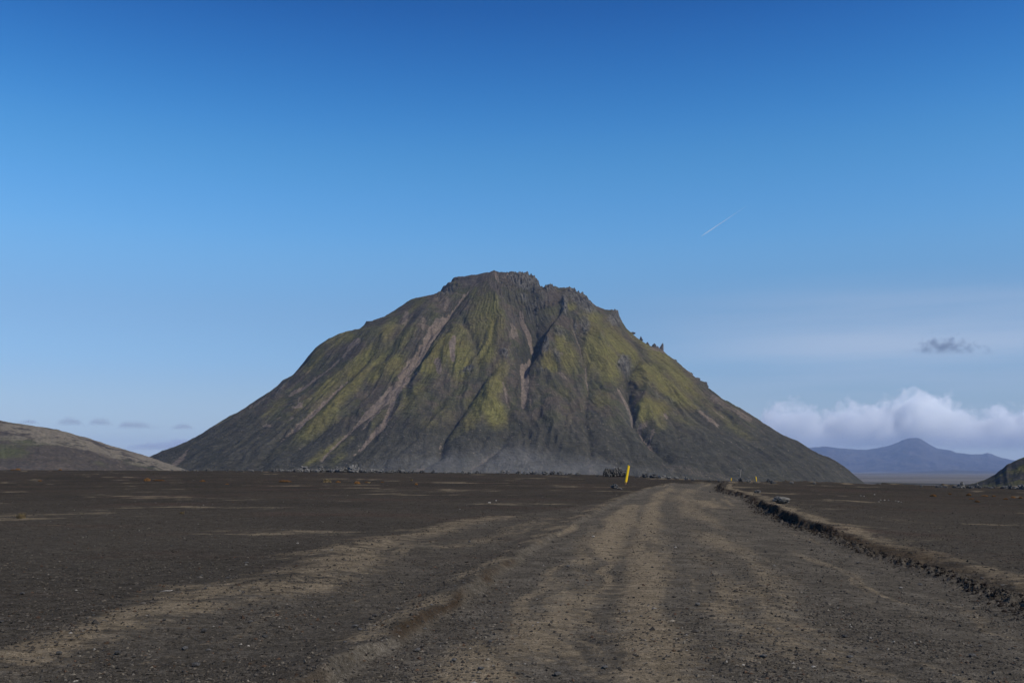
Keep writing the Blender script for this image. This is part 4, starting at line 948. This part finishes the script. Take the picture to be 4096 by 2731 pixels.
MC = [(q1(120, 47), 20, 6, 'rust-brown moss hump on the skyline of the plain at the far left'), (q1(85, 49), 14, 3, 'thin moss smear left of the skyline hump at the far left'),
 (q1(405, 49), 14, 4, 'small moss hump on the skyline below the left hill'), (q1(268, 124), 13, 4, 'small bright rust moss clump at the far left below the skyline'),
 (q1(988, 122), 28, 10, 'dark domed moss clump, tallest on the left plain'), (q1(1070, 122), 44, 5, 'long low moss strip right of the dark domed clump'),
 (q1(1362, 127), 24, 7, 'wedge-shaped rust moss clump between two pale patches on the left plain'), (q1(1525, 146), 14, 4, 'tiny moss clump in front of the wedge-shaped clump'),
 (q5(155, 342), 48, 8, 'long flat rust moss clump on the left plain'), (q5(990, 350), 22, 7, 'low brown clump right of the straw-coloured tussock'),
 (q5(1290, 372), 24, 11, 'bright rust domed moss clump on the middle plain'), (q5(1435, 352), 16, 5, 'dark small moss clump right of the bright rust dome'),
 (q5(1680, 350), 12, 3, 'thin orange moss streak on the middle plain'), (q5(2215, 388), 14, 8, 'dark brown moss clump alone on the plain before the rubble'),
 (q3(1782, 212), 22, 8, 'leftmost rust moss clump on the right plain'), (q3(1886, 200), 14, 5, 'small moss clump high between the leftmost two on the right plain'), (q3(2005, 207), 18, 8, 'upright rust moss clump on the right plain'),
 (q3(2020, 229), 20, 5, 'flat moss clump below the upright clump on the right plain'), (q3(2057, 248), 20, 7, 'dark moss clump nearest to the camera on the right plain'), (q3(2106, 211), 22, 4, 'thin moss strip in the middle of the right plain'),
 (q3(2163, 213), 16, 5, 'dark low moss clump right of the thin strip'), (q3(2237, 231), 16, 5, 'small orange moss clump near the right edge, lower one'), (q3(2283, 220), 16, 6, 'round moss clump near the right edge, upper one'), (q3(2330, 224), 14, 6, 'rust moss clump cut by the right edge of the view')]
for i, (p, w, h, lb) in enumerate(MC): moss_at(p, w, h, lb, M_MOSSR, i)
def tussock(p, w, h, n, label, seed):
    x, y = gpt(*p); d = math.hypot(x, y) / FPX; W_, H_ = w * d, h * d
    r_ = random.Random(seed); V, F = [], []
    for k in range(n):
        a = r_.random() * 6.283; rr_ = W_ * .38 * math.sqrt(r_.random()); bx_, by_ = rr_ * math.cos(a), rr_ * math.sin(a)
        l = H_ * (.5 + .8 * r_.random()); lean = .25 + .9 * r_.random(); wd = max(.004, d * .9)
        tx, ty = bx_ + math.cos(a) * l * lean, by_ + math.sin(a) * l * lean
        q = Vector((-math.sin(a), math.cos(a), 0)) * wd
        mx_, my_ = (bx_ * .45 + tx * .55), (by_ * .45 + ty * .55)
        b0 = len(V); z0 = -.01
        V += [Vector((bx_, by_, z0)) - q, Vector((bx_, by_, z0)) + q, Vector((mx_, my_, l * .75)) + q * .7, Vector((mx_, my_, l * .75)) - q * .7, Vector((tx, ty, l * (1.1 - .5 * lean)))]
        F += [(b0, b0 + 1, b0 + 2, b0 + 3), (b0 + 3, b0 + 2, b0 + 4)]
    e = bpy.data.objects.new('grass_tussock', None); COL.objects.link(e); e.location = (x, y, gz(x, y)); tag(e, label, 'grass')
    link('grass_blades', mesh_py('grass_blades', V, F), M_DRY, e)
    cm = CL[seed % 5].copy(); cm.materials.clear(); cm.materials.append(M_DRY)
    c_ = link('root_clump', cm, None, e); c_.scale = (W_ * .8, W_ * .7, H_ * 1.0)
tussock(q1(140, 372), 36, 20, 70, 'dry straw grass tussock near the left edge of the plain', 1)
tussock(q1(1225, 344), 18, 10, 40, 'small dark straw tussock at the end of a pale sand streak', 2)
tussock(q5(815, 345), 38, 14, 70, 'straw-coloured tussock beside a low brown clump on the far plain', 3)
tussock(q5(1475, 358), 10, 5, 24, 'tiny yellow tussock beside a dark moss clump on the far plain', 4)
tussock(q5(2140, 322), 12, 7, 24, 'small straw tussock before the far rubble row', 5)

# ================================================================== ROAD MARKERS
def yellow_mat():
    t = NT('yellow_painted_marker', .45, .4); v = t.coords()
    n = t.noise(v, 9, 4, .6)
    return t.color(t.mix(t.rng(n, .4, .8), (.86, .55, .008), (.78, .47, .008)))
M_YEL = yellow_mat()
M_WOOD = simple('weathered_brown_wood', (.16, .085, .045), (.26, .15, .085), 14, .9, (.5, .02))
M_GWOOD = simple('grey_weathered_wood', (.20, .18, .15), (.32, .29, .25), 10, .9)
M_HOLE = simple('black_hole_disc', (.01, .01, .01), (.02, .02, .02), 5, .6)  # black colour stands for the dark of the plate's hole
def marker(px, py_base, dist, H, Wd, lean, label, stub=.07, fwd=None):
    u = ray(px, py_base); x = u[0] / u[1] * dist; y = dist
    e = bpy.data.objects.new('road_marker_post', None); COL.objects.link(e)
    e.location = (x, y, gz(x, y) - .02); e.rotation_euler = (math.radians(3), math.radians(lean), math.radians(8))
    tag(e, label, 'road marker', 'yellow marker posts along the road')
    # folded plate: three facets bent back at the sides, slanted top, one cut corner at the foot
    out = [(-.5, 0), (.22, 0), (.5, .075), (.5, .925), (-.42, 1.), (-.5, .99)]
    bm = bmesh.new()
    def yy(a): return .18 * Wd * max(0, abs(a) - .28) / .22
    pts = []
    cols = [-.5, -.28, .28, .5]
    def lo(a): return 0 if a < .23 else (a - .22) / .28 * .075
    def hi(a): return 1. - .075 * (a + .5)
    fr_, bk = [], []
    for a in cols:
        fr_.append([bm.verts.new((a * Wd, yy(a) - .006, stub + H * s_)) for s_ in (lo(a), .5, hi(a))])
        bk.append([bm.verts.new((a * Wd, yy(a) + .006, stub + H * s_)) for s_ in (lo(a), .5, hi(a))])
    for i in range(3):
        for j in range(2):
            bm.faces.new((fr_[i][j], fr_[i + 1][j], fr_[i + 1][j + 1], fr_[i][j + 1]))
            bm.faces.new((bk[i][j], bk[i][j + 1], bk[i + 1][j + 1], bk[i + 1][j]))
        bm.faces.new((fr_[i][2], fr_[i + 1][2], bk[i + 1][2], bk[i][2]))
        bm.faces.new((fr_[i][0], bk[i][0], bk[i + 1][0], fr_[i + 1][0]))
    for i in (0, 3):
        for j in range(2):
            f_ = (fr_[i][j], fr_[i][j + 1], bk[i][j + 1], bk[i][j]); bm.faces.new(f_ if i == 0 else f_[::-1])
    me = bpy.data.meshes.new('plate'); bmesh.ops.recalc_face_normals(bm, faces=bm.faces); bm.to_mesh(me); bm.free()
    link('plate', me, M_YEL, e)
    V, F = tube([(-.02 * Wd / .15, .016, -.25), (-.01, .016, .0), (0, .016, stub + .10)], [.055 * Wd / .15, .052 * Wd / .15, .034 * Wd / .15], 7)
    link('wooden_stake', mesh_py('wooden_stake', V, F), M_WOOD, e)
    V, F = tube([(-.10 * Wd, -.006, stub + H * .035), (-.10 * Wd, -.014, stub + H * .035)], [.012, .012], 8)
    link('hole_disc', mesh_py('hole_disc', V, F), M_HOLE, e)  # dark disc standing in for the hole through the plate
    return e
bx_, by_ = gpt(2502, 1937)
MK = marker(2502, 1937, by_, 72.5 * by_ / FPX, 9.6 * by_ / FPX, 10.5, 'leaning yellow plate marker post on a brown stake, beside the road', stub=7 * by_ / FPX)
marker(3026.5, 1926, 88, 19 * 88 / FPX, 3.6 * 88 / FPX, -7, 'small far yellow marker post, right of the thin wooden pole', stub=.05)
marker(2924.6, 1918, 90, 11 * 90 / FPX, 3.6 * 90 / FPX, 6, 'smallest far yellow marker post, left of the thin wooden pole', stub=.05)
dd = 88.; u = ray(2957, 1916); x, y = u[0] / u[1] * dd, dd
pk = dd / FPX
V, F = tube([(0, 0, -.3), (.0, 0, 0), (5 * pk, 0, 24 * pk), (8.5 * pk, 0, 47 * pk)], [1.3 * pk, 1.3 * pk, 1.2 * pk, 1.0 * pk], 7)
o = link('wooden_pole', mesh_py('wooden_pole', V, F, True), M_GWOOD, loc=(x, y, gz(x, y))); tag(o, 'thin grey wooden pole leaning between two far yellow markers', 'pole')

# ================================================================== PINNACLES ON THE MOUNTAIN RIDGE
def spire_mesh(name, seed, n=11, lv=8):
    r_ = random.Random(seed); V, F = [], []
    pk = [(r_.uniform(-.16, .16), r_.uniform(-.16, .16)) for _ in range(3)]
    col = [r_.uniform(.78, 1.22) for _ in range(n)]
    for i in range(lv):
        t = i / (lv - 1); rad = .5 * (1 - t) ** .62 + .03
        for k in range(n):
            a = 2 * math.pi * (k + .25 * r_.random()) / n
            q = rad * col[k] * r_.uniform(.82, 1.18)
            V.append((math.cos(a) * q + pk[0][0] * t, math.sin(a) * q + pk[0][1] * t, t - .5 + r_.uniform(-.035, .035) + .10 * math.sin(2 * a + seed) * t))
    for i in range(lv - 1):
        for k in range(n): F.append((i * n + k, i * n + (k + 1) % n, (i + 1) * n + (k + 1) % n, (i + 1) * n + k))
    F.append(tuple(range(n))[::-1]); F.append(tuple((lv - 1) * n + k for k in range(n)))
    return mesh_py(name, V, F)
PN = [spire_mesh('pinnacle_%d' % i, 140 + i) for i in range(5)]
for m_ in PN: m_.materials.append(M_TUFF)
CR = [rock_mesh('crag_%d' % i, 170 + i, 3, .42, 1., 2.1) for i in range(6)]
for m_ in CR: m_.materials.append(M_TUFF)
def pin(a, b, w, h, label, i, g_=None, tilt=0., MS=PN):
    P = at_depth(1900 + a / 1.47, 1000 + b / 1.47, MD - 3); k = MD / FPX / 1.47
    o = link('rock_pinnacle' if MS is PN else 'rock_crag', MS[i % len(MS)]); o.location = (P[0], P[1], P[2]); o.scale = (w * k * 1.25, w * k * 1.5, h * k * 1.15)
    o.rotation_euler = (0, tilt, i * 1.1); return tag(o, label, 'rock', g_)
pin(1096, 580, 24, 52, 'tallest pointed pinnacle on the right ridge of the mountain', 0, tilt=.2)
pin(1050, 566, 28, 26, 'blunt square pinnacle left of the tallest one on the right ridge', 1)
pin(1076, 576, 20, 20, 'short pinnacle wedged between the tallest and the blunt one', 2)
pin(977, 521, 16, 22, 'uppermost small pinnacle on the right ridge of the mountain', 3)
pin(1014, 551, 18, 16, 'low pinnacle below the uppermost small one on the right ridge', 4)
for i, (a, b, w, h) in enumerate([(1135, 622, 20, 16), (1165, 640, 22, 14), (1218, 688, 16, 14), (1262, 720, 22, 14), (1300, 748, 22, 14), (1340, 772, 26, 18), (1355, 790, 20, 22), (925, 480, 18, 14), (720, 350, 18, 16)]):
    pin(a, b + 5 + h * .30, w * 1.4, h, 'small crag jutting from the right ridge of the mountain', i, 'small crags along the right ridge', MS=CR)
for i, (a, b, w, h) in enumerate([(385, 208, 20, 34), (412, 218, 26, 40), (435, 226, 24, 32), (460, 234, 26, 26), (360, 180, 30, 40), (330, 175, 30, 50), (300, 175, 28, 48), (270, 178, 26, 44), (590, 262, 36, 34), (620, 288, 36, 40), (650, 312, 34, 38), (680, 338, 30, 34), (800, 378, 50, 50), (835, 395, 36, 50), (850, 420, 28, 36), (560, 250, 34, 28)]):
    o = pin(a, b + 6 + h * .60, w * 1.15, h, ('jagged crag of the cliff band right of the summit' if a < 375 else 'jagged crag around the notch right of the summit cliff' if a < 480 else 'jagged crag on the second top right of the notch' if a < 700 else 'jagged crag on the dark knob of the right skyline'), i + 2, 'summit crags', tilt=.25, MS=CR)
    o['group'] = 'crags: ' + o['label']

# ================================================================== CLOUDS
def cloud(name, label, prof, base_row, Y, half_depth, dens, seed, soft, amp, basefade, scale, albedo=(.93, .93, .95), group=None, aniso=0.15):
    """prof: (col,row) outline at 2352 px width seen from the road; the body is a real volume of that size at distance Y"""
    P = np.array([at_depth(a * S, b * S, Y) for a, b in prof]); zb = at_depth(1176 * S, base_row * S, Y)[2]
    x0, x1 = P[0, 0], P[-1, 0]; Wd = x1 - x0; H = (P[:, 2] - zb).max()
    na, nb = 90, 16
    xs = np.linspace(0, Wd, na); top = np.maximum(np.interp(xs + x0, P[:, 0], P[:, 2]) - zb, 1.)
    V = []; an = np.linspace(-1, 1, nb)
    for i in range(na):
        for b in an: V.append((xs[i], b * half_depth, max(top[i] * math.sqrt(max(0, 1 - b * b)), 1.) * 1.02 + 1))
    nt = len(V)
    for i in range(na):
        for b in an: V.append((xs[i], b * half_depth, 0))
    F = grid_faces(na, nb); F = np.vstack([F[:, ::-1], F + nt])
    bd = [(i, 0) for i in range(na)] + [(na - 1, j) for j in range(1, nb)] + [(i, nb - 1) for i in range(na - 2, -1, -1)] + [(0, j) for j in range(nb - 2, 0, -1)]
    ids = [i * nb + j for i, j in bd]
    sidef = [(ids[k], ids[k] + nt, ids[(k + 1) % len(ids)] + nt, ids[(k + 1) % len(ids)]) for k in range(len(ids))]
    F = np.vstack([F, sidef])
    me = mesh_np(name, np.array(V), F, False)
    bm = bmesh.new(); bm.from_mesh(me); bmesh.ops.recalc_face_normals(bm, faces=bm.faces); bm.to_mesh(me); bm.free()
    m = bpy.data.materials.new(name); m.use_nodes = True; n = m.node_tree.nodes; l = m.node_tree.links
    n.remove(n['Principled BSDF']); out = n['Material Output']
    vp = n.new('ShaderNodeVolumePrincipled'); l.new(vp.outputs[0], out.inputs['Volume'])
    vp.inputs['Color'].default_value = albedo + (1,); vp.inputs['Anisotropy'].default_value = aniso
    tc_ = n.new('ShaderNodeTexCoord'); sp_ = n.new('ShaderNodeSeparateXYZ'); l.new(tc_.outputs['Object'], sp_.inputs[0])
    def M(op, a, b=0., c=None):
        k = n.new('ShaderNodeMath'); k.operation = op
        for s_, v_ in zip(k.inputs, (a, b, c)):
            if v_ is None: continue
            if isinstance(v_, bpy.types.NodeSocket): l.new(v_, s_)
            else: s_.default_value = v_
        return k.outputs[0]
    fc = n.new('ShaderNodeFloatCurve'); l.new(M('DIVIDE', sp_.outputs[0], Wd), fc.inputs['Value'])
    cm = fc.mapping; cu = cm.curves[0]; tt_ = (P[:, 0] - x0) / Wd; hv = np.clip((P[:, 2] - zb) / H, 0, 1)
    while len(cu.points) < len(tt_): cu.points.new(.5, .5)
    for p_, a, b in zip(cu.points, tt_, hv): p_.location = (float(a), float(b))
    cm.update()
    yn = M('DIVIDE', sp_.outputs[1], half_depth)
    round_ = M('SQRT', M('MAXIMUM', M('SUBTRACT', 1., M('MULTIPLY', yn, yn)), 0.))
    topz = M('MULTIPLY', M('MULTIPLY', fc.outputs[0], H), round_)
    nz = n.new('ShaderNodeTexNoise'); nz.inputs['Scale'].default_value = scale; nz.inputs['Detail'].default_value = 6; nz.inputs['Roughness'].default_value = .55
    mp_ = n.new('ShaderNodeMapping'); mp_.inputs['Location'].default_value = (seed * 913., seed * 311., 0); l.new(tc_.outputs['Object'], mp_.inputs[0]); l.new(mp_.outputs[0], nz.inputs[0])
    nr = n.new('ShaderNodeMapRange'); l.new(nz.outputs[0], nr.inputs[0]); nr.inputs[1].default_value = .30; nr.inputs[2].default_value = .68
    er = M('MULTIPLY', nr.outputs[0], amp * H)
    dist = M('SUBTRACT', M('SUBTRACT', topz, er), sp_.outputs[2])
    def SS(v_, a, b):
        k = n.new('ShaderNodeMapRange'); k.interpolation_type = 'SMOOTHSTEP'; l.new(v_, k.inputs[0]); k.inputs[1].default_value = a; k.inputs[2].default_value = b; return k.outputs[0]
    de = M('MULTIPLY', M('MULTIPLY', SS(dist, 0, soft * H), SS(sp_.outputs[2], 0, basefade * H)), dens)
    l.new(de, vp.inputs['Density'])
    o = link(name, me, m, loc=(x0, Y, zb)); tag(o, label, 'cloud', group)
    return o
BANKC = [(1690, 1010), (1715, 962), (1735, 940), (1750, 925), (1772, 905), (1800, 897), (1826, 904), (1850, 915), (1868, 932), (1890, 918), (1915, 914), (1938, 904), (1975, 896), (2003, 904), (2020, 908), (2036, 888), (2060, 875), (2093, 868), (2130, 876), (2160, 893), (2190, 912), (2235, 920), (2270, 910), (2300, 918), (2340, 908), (2400, 900), (2480, 920), (2560, 905), (2640, 950), (2700, 1015)]
cloud('cloud', 'long grey and white cumulus bank low above the distant range on the right', BANKC, 1040, 22000, 2000, .0120, 1, .12, .42, .85, 1 / 430., albedo=(.975, .99, 1.))
SMALL = [([(128, 972), (140, 955), (165, 948), (185, 955), (200, 972)], 980, 'grey lavender cloudlet left of a similar one above the left hill'),
         ([(198, 972), (210, 956), (235, 949), (252, 956), (260, 972)], 980, 'grey lavender cloudlet directly right of its twin above the left hill'),
         ([(272, 975), (285, 960), (310, 958), (345, 965), (375, 978)], 987, 'longest grey cloudlet in the middle of the low left row'),
         ([(385, 980), (405, 968), (425, 965), (445, 980)], 988, 'rightmost grey cloudlet of the low left row, near the mountain'),
         ([(40, 970), (55, 959), (75, 958), (90, 970)], 975, 'faint smallest cloudlet at the far left')]
for i, (pr, b, lb) in enumerate(SMALL):
    cloud('cloud', lb, pr, b, 19000, 260, .0024, 3 + i, .5, .35, .5, 1 / 170., albedo=(.66, .62, .66), group='grey cloudlets above the left hill')
cloud('cloud', 'white cloud low in the gap between the left hill and the mountain', [(285, 1030), (300, 1017), (330, 1011), (360, 1009), (385, 1006), (410, 1000), (440, 1002), (470, 1030)], 1036, 24000, 700, .003, 11, .3, .25, .5, 1 / 300.)
cloud('cloud', 'dark ragged wisp of cloud high on the right', [(2030, 806), (2075, 778), (2105, 768), (2150, 745), (2195, 750), (2225, 760), (2270, 772), (2310, 800)], 818, 19000, 320, .0085, 12, .55, .80, .6, 1 / 150., albedo=(.25, .32, .45))
# ================================================================== BLOWN DUST AND HAZE
def vol(name, dens, col):
    m = bpy.data.materials.new(name); m.use_nodes = True; n = m.node_tree.nodes; n.remove(n['Principled BSDF'])
    v_ = n.new('ShaderNodeVolumePrincipled'); v_.inputs['Density'].default_value = dens; v_.inputs['Color'].default_value = col + (1,)
    m.node_tree.links.new(v_.outputs[0], n['Material Output'].inputs['Volume'])
    return m
def box(name, x0, x1, y0, y1, z0, z1, mat):
    V = [(a, b, c) for a in (x0, x1) for b in (y0, y1) for c in (z0, z1)]
    F = [(0, 1, 3, 2), (4, 6, 7, 5), (0, 4, 5, 1), (2, 3, 7, 6), (0, 2, 6, 4), (1, 5, 7, 3)]
    return link(name, mesh_py(name, V, F), mat)
# contrail: a long thin tapering streak of ice crystals
A_, B_ = at_depth(2799, 949, 42000), at_depth(2985, 825, 47000)
path = [tuple(A_ + (B_ - A_) * k / 12) for k in range(13)]
V, F = tube(path, [4, 22] + [27 - 2.2 * k for k in range(11)], 8)
m = vol('contrail_ice', .0060, (1, 1, 1))
tag(link('contrail', mesh_py('contrail', V, F), m), 'thin white aircraft contrail slanting across the blue sky', 'contrail')

haze = box('haze', -11500, 11500, -11200, 11400, -75, 300, vol('haze_air', .82e-4, (.45, .62, .97)))
tag(haze, 'thin blue air haze', kind='stuff')
def dust(px_, py_, Y, rx, ry, rz_, dens, label, seed):
    P = at_depth(px_, py_, Y); bm = bmesh.new(); bmesh.ops.create_icosphere(bm, subdivisions=4, radius=1.)
    for v in bm.verts:
        n = v.co.copy(); k = 1 + .35 * mnoise.noise(n * 1.6 + Vector((seed, 0, 3))); v.co = Vector((n.x * rx * k, n.y * ry, n.z * rz_ * k))
    me = bpy.data.meshes.new('dust_cloud'); bm.to_mesh(me); bm.free()
    tag(link('dust_cloud', me, vol('dust_air', dens, (.93, .90, .86)), loc=tuple(P)), label, kind='stuff')
dust(2060, 1872, 575, 62, 22, 11, .0015, 'pale dust blown up at the foot of the mountain, left of the yellow post', 1)
dust(1730, 1885, 590, 50, 20, 9, .0012, 'faint dust at the foot of the mountain, further left', 2)
dust(2330, 1900, 580, 60, 20, 7, .0014, 'faint low dust behind the yellow post', 3)
#END
